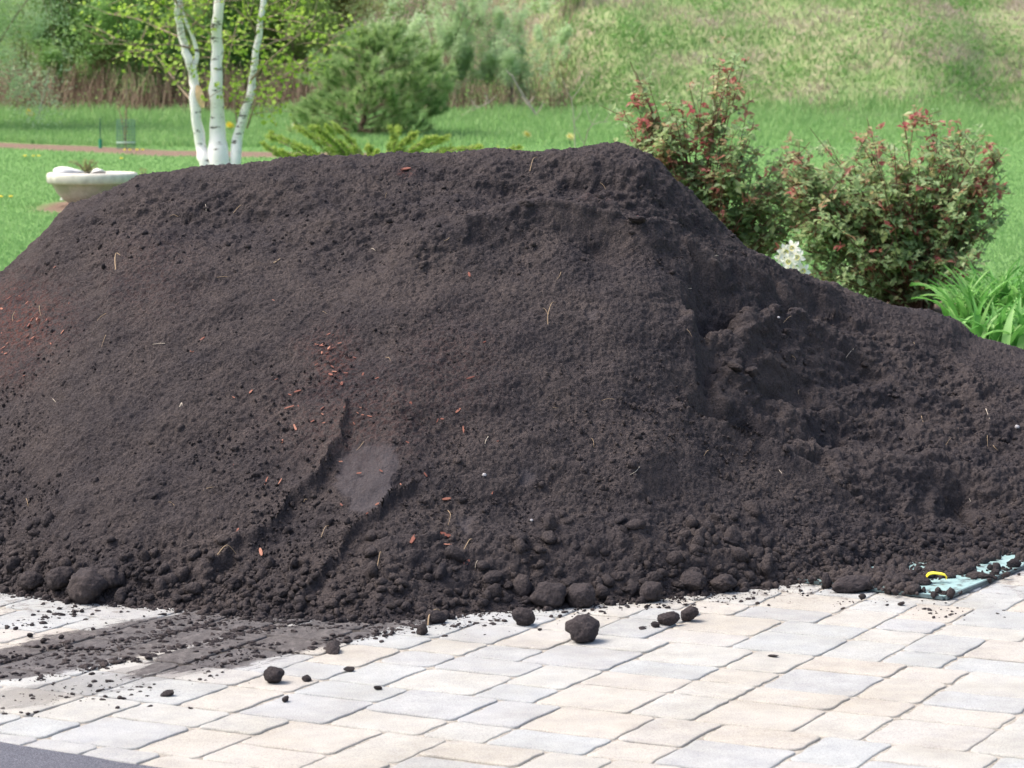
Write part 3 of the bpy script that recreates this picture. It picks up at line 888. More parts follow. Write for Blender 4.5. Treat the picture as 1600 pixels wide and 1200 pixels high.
# ------------------------------------------------------------------ shrubs of the background
MB_BROWN = plain('brown_stem', (0.28, 0.21, 0.165), 0.85, 0.35, 12)
ML_SILVER = leaf_mat('silver_leaf', [(0.0, (0.38, 0.54, 0.28)), (0.5, (0.54, 0.69, 0.41)), (1.0, (0.68, 0.80, 0.55))], 0.48, 0.5, 0.5, 1.2)
ML_YELLOW = leaf_mat('spring_leaf', [(0.0, (0.22, 0.34, 0.09)), (0.5, (0.36, 0.50, 0.15)), (1.0, (0.50, 0.62, 0.22))], 0.45, 0.5, 0.6, 0.9)
ML_GREEN = leaf_mat('thicket_leaf', [(0.0, (0.19, 0.35, 0.11)), (0.5, (0.29, 0.49, 0.16)), (1.0, (0.42, 0.61, 0.24))], 0.48, 0.5, 0.6, 0.9)
ML_OLIVE = leaf_mat('budding_leaf', [(0.0, (0.18, 0.17, 0.07)), (0.5, (0.30, 0.31, 0.11)), (1.0, (0.42, 0.44, 0.18))], 0.4, 0.5, 0.6, 0.9)

def shrub(name, label, cat, base, height, width, mat, nl, low=0.3, leaf=0.05, stems=7, group=None, aspect=0.5, up=0.62, nclump=60, sprig=0.0, lean=(0, 0)):
    root = empty(name, tuple(base))
    tag(root, label, cat, group)
    tr = Acc(); cr = Acc()
    tips = []
    for s in range(stems):
        a = random.uniform(0, 2 * math.pi); sp_ = random.uniform(0.15, 0.9) * width / 2
        hh = height * random.uniform(0.65, 1.0)
        end = np.array([math.cos(a) * sp_ + lean[0] * height, math.sin(a) * sp_ * 0.8 + lean[1], hh])
        mid = end * 0.5 + np.array([random.gauss(0, .06), random.gauss(0, .06), 0]) * height * .3
        pa = smooth_path([np.zeros(3), mid * np.array([.55, .55, 1]), end], 5)
        tube(tr, pa, np.linspace(0.014, 0.004, len(pa)) * height / 2, 5)
        tips.append(pa)
        for b_ in range(4):
            p0 = pa[random.randrange(3, len(pa))]
            d = np.array([random.gauss(0, 1), random.gauss(0, 1), random.uniform(0.1, 1.0)]); d *= width * 0.22 / np.linalg.norm(d)
            q = smooth_path([p0, p0 + d * .5 + np.array([0, 0, .03]), p0 + d], 3)
            tube(tr, q, np.linspace(0.005, 0.002, len(q)) * height / 2, 4); tips.append(q)
    # leaf clumps: uneven, with holes between
    cen = []
    while len(cen) < nclump:
        if random.random() < 0.6:
            t_ = random.choice(tips); p = t_[random.randrange(len(t_) // 2, len(t_))] + rng.normal(size=3) * width * 0.05
        else:
            a = random.uniform(0, 2 * math.pi); rr_ = width / 2 * math.sqrt(random.random())
            zz = low * height + (1 - low) * height * random.random()
            sh = math.sqrt(max(0.08, 1 - ((zz / height - 0.55) / 0.62) ** 2))
            p = np.array([math.cos(a) * rr_ * sh + lean[0] * zz, math.sin(a) * rr_ * sh, zz])
        if p[2] > low * height * random.uniform(0.75, 1.1): cen.append(p)
    cen = np.array(cen)
    w_ = rng.pareto(2.0, nclump) + 0.5; w_ /= w_.sum()
    cs = rng.choice(nclump, nl, p=w_)
    sig = width * rng.uniform(0.03, 0.085, nclump)
    off = rng.normal(size=(nl, 3)) * sig[cs][:, None]
    if sprig > 0:   # shoots: leaves strung along upward twigs
        dirs = rng.normal(size=(nclump, 3)) * 0.45 + np.array([0, 0, 1.0]); dirs /= np.linalg.norm(dirs, axis=1)[:, None]
        off = off * 0.35 + dirs[cs] * (rng.uniform(-0.3, 1, nl) * sprig)[:, None]
    P = cen[cs] + off
    tc = rng.uniform(0.25, 0.75, nclump)
    leaves(cr, P, leaf, np.clip(tc[cs] + 0.08 + 0.15 * rng.normal(size=nl), 0, 1), up=up, aspect=aspect)
    tr.obj('trunk', MB_BROWN, root); cr.obj('crown', mat, root)
    return root

GB = 'shrubs at the foot of the bank'
def gp(u, d):
    x = (u - CX) / FPX * d
    return np.array([x, d, float(ground([x], [d])[0])])
shrub('silver_shrub', 'large pale silver green shrub at the far left edge of the lawn', 'shrub', gp(-30, 41.5), 3.2, 3.3, ML_SILVER, 34000, 0.12, 0.055, 8, GB, 0.42, nclump=150)
shrub('silver_shrub', 'pale silver green shrub with long upright shoots right of the pine', 'shrub', gp(690, 47.6), 2.6, 2.7, ML_SILVER, 30000, 0.17, 0.065, 10, GB, 0.32, nclump=90, sprig=0.35)
shrub('silver_shrub', 'smaller pale green shrub leaning right between pine and bank', 'shrub', gp(800, 47.6), 1.9, 2.3, ML_SILVER, 17000, 0.2, 0.06, 8, GB, 0.35, nclump=60, sprig=0.25)
shrub('silver_shrub', 'pale green shrub high on the bank at the top edge', 'shrub', gp(945, 55), 1.2, 1.6, ML_SILVER, 2200, 0.2, 0.06, 6, GB, 0.4, nclump=40)
shrub('green_shrub', 'round mid green shrub just behind the pine', 'shrub', gp(625, 50), 2.9, 2.2, ML_GREEN, 8000, 0.24, 0.06, 7, GB, 0.5, nclump=70)
specs = [(95, 48.5, 3.4, 1.9, 'g', 'bright green bush over the brown stems beside the silver shrub'),
         (165, 49.5, 3.6, 2.2, 'o', 'olive brown budding bush left of the green fence post'),
         (215, 48, 2.9, 1.8, 'g', 'bright green bush above the wire caged sapling'),
         (275, 50, 3.8, 2.2, 'y', 'yellow green bush seen left of the birch stems'),
         (345, 48.8, 3.3, 1.9, 'g', 'deep green bush directly behind the birch stems'),
         (405, 50.5, 3.8, 2.2, 'y', 'yellow green bush to the right of the birch'),
         (465, 49, 3.4, 1.9, 'y', 'light green bush between the birch and the pine'),
         (530, 51, 4.0, 2.2, 'o', 'reddish olive bush rising above the pine'),
         (40, 51, 3.9, 2.4, 'g', 'dark green bush behind the silver shrub'),
         (120, 52.5, 4.6, 2.8, 'g', 'tall dark green bush at the back left of the thicket'),
         (240, 53, 4.6, 3.0, 'o', 'tall olive bush at the back of the thicket'),
         (370, 53.5, 4.8, 3.0, 'g', 'tall green bush at the back behind the birch'),
         (480, 54, 4.8, 3.0, 'g', 'tall green bush at the back above the pine')]
mm = {'g': ML_GREEN, 'y': ML_YELLOW, 'o': ML_OLIVE}
for (u, d, hh, ww, k, lb) in specs:
    shrub('thicket_bush', lb, 'bush', gp(u, d), hh * .85, ww * 1.1, mm[k], 19000 if k != 'o' else 13000, 0.15, 0.065, 7, 'bushes of the left thicket', 0.6, nclump=110)

# brown dry brush below the thicket: nobody could count it
acc = Acc()
MBR = M('dry_brush', 0.9, 0.1)
MBR.color(MBR.ramp(MBR.attr('tint'), [(0.0, (0.09, 0.06, 0.045)), (0.5, (0.20, 0.14, 0.10)), (1.0, (0.40, 0.31, 0.235))]))
N = 5200
for q in range(N):
    u = random.uniform(-60, 900)
    if u > 560 and random.random() < 0.45: continue
    d = random.uniform(46.2, 50.5)
    p = gp(u, d)
    L = random.uniform(0.25, 0.95) * (1.0 if u < 560 else 0.7)
    dr = np.array([random.gauss(0, .22), random.gauss(0, .2), 1.0])
    mid = p + dr * L * .5 + np.array([random.gauss(0, .03), 0, 0])
    tube(acc, [p, mid, p + dr * L], [0.007, 0.005, 0.003], 3, t=random.random(), cap=False)
tag(acc.obj('dry_brush', MBR.m), 'dense dry brown stems below the green thicket', 'dry brush', kind='stuff')
acc = Acc()
N = 9000
u = rng.uniform(-60, 900, N); d = rng.uniform(46, 50, N); x = (u - CX) / FPX * d
k = fbm(x * 1.2, d, 2, 501) > -0.1; x, d = x[k], d[k]
leaves(acc, np.stack([x, d, ground(x, d) + rng.exponential(0.16, len(x))], -1), 0.055, np.clip(0.5 + 0.25 * rng.normal(size=len(x)), 0, 1))
tag(acc.obj('undergrowth', ML_GREEN), 'green undergrowth leaves among the dry brown stems', 'undergrowth', kind='stuff')

for (u, d, hh, ww, n_, lb) in ((1090, 52, .7, 1.0, 900, 'scraggly low bush on the bank above the left rose bush'), (1225, 54, .6, 1.3, 1000, 'low sprawling bramble on the bank above the gap between the rose bushes'),
      (1330, 50.5, .45, .9, 600, 'small tuft of bramble on the bank just above the right rose bush'), (1500, 55, .8, 1.6, 1300, 'wide bramble near the top right of the bank'),
      (1590, 52, .6, 1.1, 800, 'bramble cut by the right edge of the view on the bank'), (880, 51, .8, 1.2, 1400, 'bramble on the bank right of the pale shrubs'), (1180, 57.5, .7, 1.8, 1200, 'bramble at the very top of the bank in the middle')):
    shrub('bramble_bush', lb, 'bush', gp(u, d), hh, ww, ML_OLIVE if u % 20 else ML_GREEN, n_, .1, .055, 9, 'brambles on the bank', .6, nclump=24)
# thin bare saplings
MGREY = plain('grey_bark', (0.36, 0.32, 0.28), 0.85, 0.2, 20)
def stick(name, label, cat, pts, r0, r1, mat, group=None, twigs=0):
    base = np.array(pts[0])
    a = Acc(); P = smooth_path([np.array(p) - base for p in pts], 4)
    tube(a, P, np.linspace(r0, r1, len(P)), 6)
    for _ in range(twigs):
        p0 = P[random.randrange(len(P) // 3, len(P))]
        d = np.array([random.choice((-1, 1)) * random.uniform(.3, 1), random.gauss(0, .3), random.uniform(.4, 1)]) * random.uniform(.1, .3)
        q = smooth_path([p0, p0 + d * .5, p0 + d + np.array([0, 0, .03])], 3)
        tube(a, q, np.linspace(r1 * 1.2, r1 * .6, len(q)), 4)
    o = a.obj(name, mat); o.location = tuple(base)
    return tag(o, label, cat, group)
def P3(u, v, d): return at(u, v, d)
stick('bare_sapling', 'thin pale sapling on the bank left of centre at the top edge', 'sapling', [gp(1000, 52), P3(1001, 30, 52), P3(1003, -40, 52)], .022, .012, MGREY, 'bare saplings on the bank', 2)
stick('bare_sapling', 'very thin sapling on the bank above the right hand rose bush', 'sapling', [P3(1472, 60, 53), P3(1476, 20, 53), P3(1478, -30, 53)], .014, .008, MGREY, 'bare saplings on the bank', 2)
stick('leaning_stake', 'thin grey stick leaning beside the silver shrub at left', 'stick', [gp(60, 43.5), P3(68, 150, 43.5), P3(77, 105, 43.4)], .014, .009, MGREY)
stick('bare_shrub_stem', 'forked bare pale stem standing in the tall grass beyond the heap', 'stem', [gp(845, 44.5), P3(838, 180, 44.5), P3(812, 140, 44.5), P3(800, 118, 44.5)], .022, .010, MGREY, None, 4)
stick('bare_twig', 'bare pale twig curving up just behind the heap crest', 'twig', [gp(905, 28), P3(918, 205, 27), P3(950, 190, 27)], .006, .003, MGREY, 'bare twigs behind the crest', 5)
stick('bare_twig', 'bare twig leaning left beside the first rose bush', 'twig', [gp(900, 28), P3(897, 190, 28), P3(892, 150, 28)], .006, .003, MGREY, 'bare twigs behind the crest', 3)
stick('fallen_branch', 'pale fallen branch lying along the foot of the thicket', 'branch', [P3(690, 192, 45.2), P3(725, 178, 45.2), P3(765, 160, 45.2)], .014, .006, MGREY, None, 5)

# ------------------------------------------------------------------ birch
BIR = M('birch_bark', 0.7, 0.3)
co = BIR.coord()
mk = BIR.noise(BIR.mapping(co, (5, 5, 14)), 1.7, 5, 0.7)
mk2 = BIR.noise(BIR.mapping(co, (5, 5, 40)), 2.0, 3, 0.6)
cb = BIR.ramp(mk, [(0.0, (0.92, 0.90, 0.89)), (0.57, (0.90, 0.88, 0.87)), (0.63, (0.10, 0.085, 0.075))])
cb = BIR.mix(BIR.ramp(mk2, [(0.62, 0.0), (0.70, 0.5)]), cb, (0.55, 0.47, 0.40))
BIR.color(cb)
BD = 27.0
bb = gp(342, BD)
root = empty('birch_tree', tuple(bb))
tag(root, 'three stemmed white birch with sparse fresh yellow green leaves', 'birch tree')
def bp(u, v, dd=0.0): return P3(u, v, BD + dd) - bb
stems = [([bp(334, 330, .02), bp(322, 262), bp(313, 225), bp(304, 150), bp(300, 108), bp(287, 70), bp(276, 5), bp(268, -60), bp(255, -150)], [.072, .062, .054, .049, .044, .038, .032, .028, .022]),
         ([bp(343, 330), bp(343, 262), bp(341, 200), bp(338, 120), bp(340, 40), bp(346, -30), bp(350, -160)], [.14, .112, .078, .060, .053, .045, .038]),
         ([bp(352, 330, .03), bp(367, 262), bp(371, 215), bp(388, 160), bp(398, 100), bp(410, 10), bp(418, -60), bp(430, -150)], [.068, .058, .050, .041, .034, .028, .024, .018])]
branches = []
for pts, rad in stems:
    a = Acc(); P = smooth_path(pts, 4); P[:, 1] += 0.03 * np.sin(np.arange(len(P)))
    P[1:-1, 0] += 0.006 * rng.normal(size=len(P) - 2)
    rr_ = np.interp(np.arange(len(P)), np.arange(len(rad)) * 4, rad) * rng.uniform(0.93, 1.07, len(P))
    tube(a, P, rr_, 14)
    a.obj('trunk', BIR.m, root, smooth=True)
fk = Acc()
tube(fk, smooth_path([bp(302, 108), bp(308, 85), bp(300, 55), bp(287, 25), bp(280, -20)], 4), np.linspace(.024, .012, 17), 8)
fk.obj('branch', BIR.m, root, smooth=True)
MBW = plain('birch_twig', (0.30, 0.22, 0.17), 0.8, 0.3, 15)
tw = Acc()
main = [[(302, 155), (275, 128), (245, 100), (215, 75), (180, 60)], [(305, 165), (280, 135), (258, 105), (235, 75)], [(338, 60), (315, 42), (290, 20), (270, 0)],
        [(395, 145), (420, 130), (460, 108), (500, 78), (540, 40)], [(396, 142), (430, 128), (470, 105), (520, 92)], [(402, 80), (430, 65), (470, 55), (510, 20)],
        [(386, 200), (398, 165), (412, 148)], [(370, 55), (355, 65), (350, 95)], [(408, 30), (440, 20), (480, -10)], [(392, 125), (420, 95), (460, 60), (490, 30)],
        [(338, 130), (352, 110), (362, 70), (372, 30)], [(285, 60), (250, 45), (215, 30), (170, 22)], [(298, 75), (270, 70), (235, 70), (140, 68)], [(280, 20), (240, 0), (200, -20)],
        [(372, 200), (366, 160), (362, 130)], [(268, -60), (230, -100), (180, -130), (130, -180)], [(262, -100), (240, -170), (235, -240), (250, -300)], [(350, -100), (330, -170), (300, -230)], [(350, -140), (370, -200), (380, -270), (372, -330)], [(425, -110), (450, -170), (460, -240)], [(420, -80), (470, -130), (530, -170)], [(300, -60), (310, -130), (320, -200)], [(350, -60), (400, -110), (430, -150)], [(416, -40), (470, -60), (540, -90)], [(270, -40), (210, -60), (150, -70)], [(300, 40), (320, 20), (330, -10)], [(404, 60), (390, 30), (380, 0)]]
tl = []
for br in main:
    dd = random.uniform(-.9, .9)
    pts = [bp(u, v, dd * (i_ / (len(br) - 1))) for i_, (u, v) in enumerate(br)]
    P = smooth_path(pts, 5); tube(tw, P, np.linspace(.011, .003, len(P)), 5); tl.append(P)
    for _ in range(9):
        p0 = P[random.randrange(3, len(P))]
        d = np.array([random.gauss(0, 1), random.gauss(0, .8), random.uniform(-.3, .9)]) ; d *= random.uniform(.15, .5) / np.linalg.norm(d)
        q = smooth_path([p0, p0 + d * .5 + np.array([0, 0, .02]), p0 + d], 3)
        tube(tw, q, np.linspace(.0045, .0018, len(q)), 4, cap=False); tl.append(q)
tw.obj('branch', MBW, root)
cr = Acc()
LP = []
for P in tl:
    k = 9 if len(P) < 8 else 9
    idx = rng.uniform(0.15, 1, k) * (len(P) - 1)
    base_ = np.stack([np.interp(idx, np.arange(len(P)), P[:, q]) for q in range(3)], -1)
    LP.append(base_ + rng.normal(size=(k, 3)) * 0.05)
LP = np.concatenate(LP)
leaves(cr, LP, 0.056, np.clip(0.55 + 0.25 * rng.normal(size=len(LP)), 0, 1), aspect=0.8)
ML_BIR = leaf_mat('birch_leaf', [(0.0, (0.20, 0.36, 0.04)), (0.5, (0.34, 0.50, 0.07)), (1.0, (0.48, 0.62, 0.14))], 0.5, 0.5, 0.3)
cr.obj('crown', ML_BIR, root)
MPEEL = plain('peeling_bark', (0.72, 0.50, 0.30), 0.7, 0.2, 20)
a = Acc()
pts = smooth_path([bp(309, 133, -.07), bp(313, 150, -.09), bp(317, 168, -.08)], 4)
V = []
for q, p in enumerate(pts):
    wv_ = 0.030 * (0.5 + math.sin(q / (len(pts) - 1) * math.pi))
    V += [p + np.array([-wv_, 0, 0]), p + np.array([wv_ * .9, -.025, 0])]
V = np.array(V); n = len(pts)
a.add(np.vstack([V, V + np.array([0, .003, 0])]), np.array([[2 * q, 2 * q + 1, 2 * q + 3, 2 * q + 2] for q in range(n - 1)] + [[2 * n + 2 * q + 2, 2 * n + 2 * q + 3, 2 * n + 2 * q + 1, 2 * n + 2 * q] for q in range(n - 1)]))
o = a.obj('bark_flap', MPEEL, root); tag(o, 'peeling tan bark flap')

# ------------------------------------------------------------------ pine
pb = gp(560, 39.5)
root = empty('pine_tree', tuple(pb)); tag(root, 'dense dark green young pine behind the golden juniper', 'pine tree')
tr = Acc(); nd = Acc()
tube(tr, smooth_path([(0, 0, 0), (.10, 0, .3), (.26, 0, .9), (.32, 0, 1.4)], 4), np.linspace(.04, .012, 13), 7)
tube(tr, smooth_path([(-.0, 0, .02), (.10, -.1, .03), (.22, -.15, .12)], 4), np.linspace(.025, .01, 9), 6)
cen = []; dirs = []
for k in range(430):
    zz = 0.12 + 1.42 * random.random() ** 1.05
    rr_ = 1.12 * math.sqrt(max(0.0, 1 - ((zz - 0.55) / 1.05) ** 2)) * (0.45 + 0.55 * random.random()) * (0.8 if zz > 1.15 else 1)
    a_ = random.uniform(0, 2 * math.pi)
    p = np.array([math.cos(a_) * rr_, math.sin(a_) * rr_ * .9, zz + 0.05 * random.gauss(0, 1)])
    p[0] += 0.32 * min(zz, 1.0)
    cen.append(p)
    d = np.array([math.cos(a_), math.sin(a_), random.uniform(.25, 1.1)]) + rng.normal(size=3) * .25; dirs.append(d / np.linalg.norm(d))
    if k % 4 == 0:
        tube(tr, smooth_path([(.28 * min(max(.1, zz - .25), 1), 0, max(.1, zz - .25)), p * np.array([.5, .5, 1]) - np.array([0, 0, .08]), p], 3), np.linspace(.008, .003, 7), 4)
cen = np.array(cen); dirs = np.array(dirs)
K = 95
idx = np.repeat(np.arange(len(cen)), K); n = len(idx)
base_ = cen[idx] + dirs[idx] * rng.uniform(-0.1, 0.07, n)[:, None]
nd_ = dirs[idx] + rng.normal(size=(n, 3)) * 0.55; nd_ /= np.linalg.norm(nd_, axis=1)[:, None]
sd_ = np.cross(nd_, rng.normal(size=(n, 3))); sd_ /= np.linalg.norm(sd_, axis=1)[:, None]
Ln = rng.uniform(.07, .13, n)[:, None]
V = np.stack([base_ - sd_ * .0045, base_ + sd_ * .0045, base_ + nd_ * Ln + sd_ * .0025, base_ + nd_ * Ln - sd_ * .0025], 1).reshape(-1, 3)
nd.add(V, np.arange(n * 4).reshape(n, 4), np.clip(rng.uniform(.2, .8, len(cen))[idx] + .15 * rng.normal(size=n), 0, 1))
tr.obj('trunk', plain('pine_bark', (0.17, 0.12, 0.09), 0.9, .3, 30), root)
nd.obj('crown', leaf_mat('pine_needle', [(0.0, (0.20, 0.32, 0.12)), (0.5, (0.31, 0.46, 0.18)), (0.9, (0.43, 0.57, 0.25)), (1.0, (0.42, 0.44, 0.22))], 0.4, 0.5, 0.3, 2), root)
# pale candles
MCAN = plain('pine_candle', (0.50, 0.42, 0.26), .7)
for k in range(60):
    q = random.randrange(len(cen))
    if cen[q][1] > 0: continue
    p = cen[q] + dirs[q] * .06
    cd_ = Acc(); tube(cd_, [p, p + np.array([0, 0, .05])], [.008, .004], 5); cd_.obj('candle_bud', MCAN, root)

# ------------------------------------------------------------------ juniper, spreading, golden tips
jb = gp(560, 29.5)
root = empty('golden_juniper', tuple(jb)); tag(root, 'spreading golden green juniper showing over the heap crest', 'juniper')
tr = Acc(); fo = Acc()
def jp(u, v, d=29.5): return P3(u, v, d) - jb
sprays = [((565, 300), (530, 235), (485, 192)), ((560, 300), (500, 250), (425, 212)), ((570, 300), (520, 240), (465, 200)), ((580, 300), (540, 238), (500, 212)),
          ((600, 300), (640, 240), (690, 212)), ((590, 300), (610, 235), (617, 200)), ((600, 300), (670, 245), (745, 228)), ((600, 300), (700, 255), (805, 232)),
          ((600, 300), (640, 250), (660, 222)), ((560, 300), (500, 262), (440, 238)), ((570, 300), (555, 250), (545, 225)), ((590, 300), (585, 260), (580, 232)),
          ((560, 300), (480, 262), (415, 228)), ((610, 300), (620, 245), (640, 208)), ((570, 300), (520, 255), (475, 232)), ((600, 300), (560, 240), (520, 200)), ((620, 300), (720, 262), (840, 240)), ((620, 300), (700, 262), (770, 240))]
PP, TT = [], []
for sp3 in sprays:
    for rep in range(3):
        dd = 29.5 + random.uniform(-.7, .7)
        j = lambda: random.uniform(-9, 9)
        P = smooth_path([jp(sp3[0][0], sp3[0][1], 29.5), jp(sp3[1][0] + j(), sp3[1][1] + j(), (29.5 + dd) / 2), jp(sp3[2][0] + j(), sp3[2][1] + j() * .7, dd)], 6)
        tube(tr, P, np.linspace(.012, .003, len(P)), 4)
        for _ in range(34):
            t_ = random.uniform(.25, 1); i_ = t_ * (len(P) - 1); k0 = int(i_)
            p0 = P[k0] + (P[min(k0 + 1, len(P) - 1)] - P[k0]) * (i_ - k0)
            d = (P[-1] - P[-4]); d = d / np.linalg.norm(d) + rng.normal(size=3) * .33; d /= np.linalg.norm(d)
            L = random.uniform(.05, .13) * (1.25 - .8 * t_)
            s_ = rng.uniform(0, 1, 26)[:, None]
            PP.append(p0 + d * L * s_ + rng.normal(size=(26, 3)) * .008); TT.append(np.clip(.25 + .6 * t_ + .15 * rng.normal(size=26), 0, 1))
PP = np.concatenate(PP); TT = np.concatenate(TT)
leaves(fo, PP, 0.028, TT, aspect=.4)
tr.obj('stem', MB_BROWN, root)
fo.obj('foliage', leaf_mat('juniper_leaf', [(0.0, (0.08, 0.17, 0.04)), (0.4, (0.20, 0.34, 0.06)), (0.75, (0.36, 0.50, 0.10)), (1.0, (0.54, 0.62, 0.18))], 0.3, .6, .2), root)

# ------------------------------------------------------------------ stone planter
MSTN = M('cast_stone', 0.85, 0.2)
co = MSTN.coord()
MSTN.color(MSTN.mix(MSTN.ramp(MSTN.noise(co, 5, 5, .6), [(0.45, 0.0), (0.62, 0.6)]), MSTN.ramp(MSTN.noise(co, 60, 4), [(0.3, (0.42, 0.39, 0.34)), (0.7, (0.60, 0.57, 0.51))]), (0.30, 0.33, 0.22)))
MSTN.bump(MSTN.noise(co, 90, 4, .7), .004)
MRIM = plain('pale_stone_rim', (0.60, 0.58, 0.52), .85, .18, 14, .004)
root = empty('stone_planter', tuple(PC)); tag(root, 'wide shallow grey stone bowl planter on the lawn, partly hidden by the heap', 'planter')
root.scale = (.9, .9, 1); root.location.x -= .03
a = Acc(); lathe(a, [(0.0, 0), (.16, 0), (.20, .01), (.30, .06), (.36, .12), (.41, .20), (.42, .207), (.39, .207), (.0, .20)], 40)
a.obj('bowl', MSTN.m, root, smooth=True)
a = Acc(); lathe(a, [(.40, .205), (.44, .207), (.462, .225), (.466, .285), (.455, .305), (.43, .312), (.40, .308), (.388, .29), (.388, .22)], 40)
a.obj('rim', MRIM, root, smooth=True)
a = Acc(); lathe(a, [(.396, .272), (.3, .285), (0, .29)], 24); a.obj('potting_soil', plain('potting_soil', (.06, .045, .035), .95), root)
MWHT = plain('white_stone', (0.80, 0.79, 0.76), .7, .08, 8, .004)
for (u, v, rx, rz_, lb, nm) in ((108, 265, .115, .045, 'long white stone lying inside the left of the planter', 3), (155, 264, .05, .04, 'small round white stone beside the plant in the planter', 6), (97, 312, .025, .02, 'tiny white pebble on the bark below the planter', 2)):
    V, F = lump_variant(3, nm, .12)
    me = mesh_np('white_stone', V * np.array([rx, .06 if rx > .03 else .02, rz_]), F, MWHT, True)
    o = link('white_stone', me)
    if nm == 2:
        q = gpix(97, 314); o.location = (q[0], q[1], q[2] + .012)
    else:
        dd = PC[1] - .12; q = P3(u, v, dd); o.location = (q[0], q[1], PC[2] + .30 + rz_ * .6)
    tag(o, lb, 'stone', 'white stones by the planter')
def weed(name, label, cat, base, hgt_, n, spread, mat, size, stemr=.003):
    r_ = empty(name, tuple(base)); tag(r_, label, cat)
    tr_ = Acc(); fo_ = Acc()
    for _ in range(n):
        e = np.array([random.gauss(0, spread), random.gauss(0, spread), hgt_ * random.uniform(.5, 1)])
        P = smooth_path([(0, 0, 0), e * np.array([.4, .4, .6]), e], 4); tube(tr_, P, stemr, 4)
        idx_ = rng.uniform(.2, 1, 40) * (len(P) - 1)
        b_ = np.stack([np.interp(idx_, np.arange(len(P)), P[:, q]) for q in range(3)], -1)
        leaves(fo_, b_ + rng.normal(size=b_.shape) * .01, size, np.clip(.5 + .25 * rng.normal(size=40), 0, 1))
    tr_.obj('stem', MB_BROWN, r_); fo_.obj('foliage', mat, r_)
    return r_
q = P3(137, 262, PC[1]); weed('planter_plant', 'small wiry green plant growing in the stone planter', 'plant', (q[0], q[1], PC[2] + .28), .16, 12, .06, ML_OLIVE, .018)
weed('small_plant', 'small pale green plant on the lawn just above the heap shoulder', 'plant', gp(223, 27.2), .26, 9, .05, ML_OLIVE, .02)

# ------------------------------------------------------------------ caged sapling and post
cb_ = gpix(197, 233)
root = empty('sapling_cage', tuple(cb_)); tag(root, 'green wire mesh guard on the far side of the bark bed', 'tree guard')
MWIRE = plain('green_wire', (0.10, 0.22, 0.16), .6, .1)
a = Acc(); rad_ = .12
for k in range(18):
    an_ = 2 * math.pi * k / 18; x_, y_ = math.cos(an_) * rad_, math.sin(an_) * rad_
    tube(a, [(x_, y_, 0), (x_, y_, .38)], .0028, 4)
for zz in np.arange(.02, .39, .04):
    ring = [(math.cos(t) * rad_, math.sin(t) * rad_, zz) for t in np.linspace(0, 2 * math.pi, 25)]
    tube(a, ring, .0026, 4, cap=False)
a.obj('mesh_guard', MWIRE, root)
a = Acc(); ring = [(math.cos(t) * (rad_ + .003), math.sin(t) * (rad_ + .003), .085) for t in np.linspace(0, 2 * math.pi, 25)]
tube(a, ring, .007, 5, cap=False); a.obj('tie_band', plain('pale_tie', (.45, .60, .50), .6), root)
weed('young_sapling', 'young sapling standing inside the green wire guard', 'sapling', cb_, 1.0, 4, .06, ML_OLIVE, .03, .006)
pb_ = gpix(157, 232)
root = empty('green_post', tuple(pb_)); tag(root, 'thin dark green metal stake with thicker green foot left of the wire guard', 'post')
a = Acc(); tube(a, [(0, 0, 0), (0, 0, .12)], .022, 8); a.obj('sleeve', plain('green_plastic', (.03, .26, .16), .5, .1), root)
a = Acc(); tube(a, [(0, 0, .12), (0, 0, .40)], .007, 6); a.obj('stake', plain('dark_green_paint', (.04, .12, .09), .5, .1), root)

# ------------------------------------------------------------------ flowers far off
MYEL = plain('yellow_petal', (.85, .66, .06), .6, .1); MPALE = plain('pale_petal', (.85, .80, .38), .6, .1); MWP = plain('white_petal', (.86, .85, .80), .6, .05)
MLEAFD = leaf_mat('daffodil_leaf', [(0, (.05, .16, .06)), (1, (.14, .30, .12))], .3)
def flower_mesh(a, c, r_, face, t=.5):
    """six petals and a short trumpet"""
    f = np.array(face, float); f /= np.linalg.norm(f)
    s = np.cross(f, [0, 0, 1]); s /= np.linalg.norm(s); u_ = np.cross(s, f)
    for k in range(6):
        an_ = k * math.pi / 3 + .2
        d = math.cos(an_) * s + math.sin(an_) * u_; e = -math.sin(an_) * s + math.cos(an_) * u_
        V = np.array([c, c + d * r_ * .35 + e * r_ * .24 + f * .001, c + d * r_ * .72 + e * r_ * .24 + f * r_ * .08, c + d * r_, c + d * r_ * .72 - e * r_ * .24 + f * r_ * .08, c + d * r_ * .35 - e * r_ * .24 + f * .001, c + d * r_ * .5 + f * r_ * .03])
        a.add(V, np.array([[0, 1, 6], [1, 2, 6], [2, 3, 6], [3, 4, 6], [4, 5, 6], [5, 0, 6]]), t)
def trumpet(a, c, r_, face):
    f = np.array(face, float); f /= np.linalg.norm(f)
    s = np.cross(f, [0, 0, 1]); s /= np.linalg.norm(s); u_ = np.cross(s, f)
    V = []
    for zz, rr2 in ((0, .16), (.25, .2), (.42, .3)):
        for k in range(12):
            an_ = k * math.pi / 6; w2 = rr2 * (1 + (.08 * (-1) ** k if zz > .4 else 0))
            V.append(c + f * r_ * zz + (math.cos(an_) * s + math.sin(an_) * u_) * r_ * w2)
    F = [[q * 12 + k, q * 12 + (k + 1) % 12, (q + 1) * 12 + (k + 1) % 12, (q + 1) * 12 + k] for q in range(2) for k in range(12)]
    a.add(np.array(V), np.array(F))
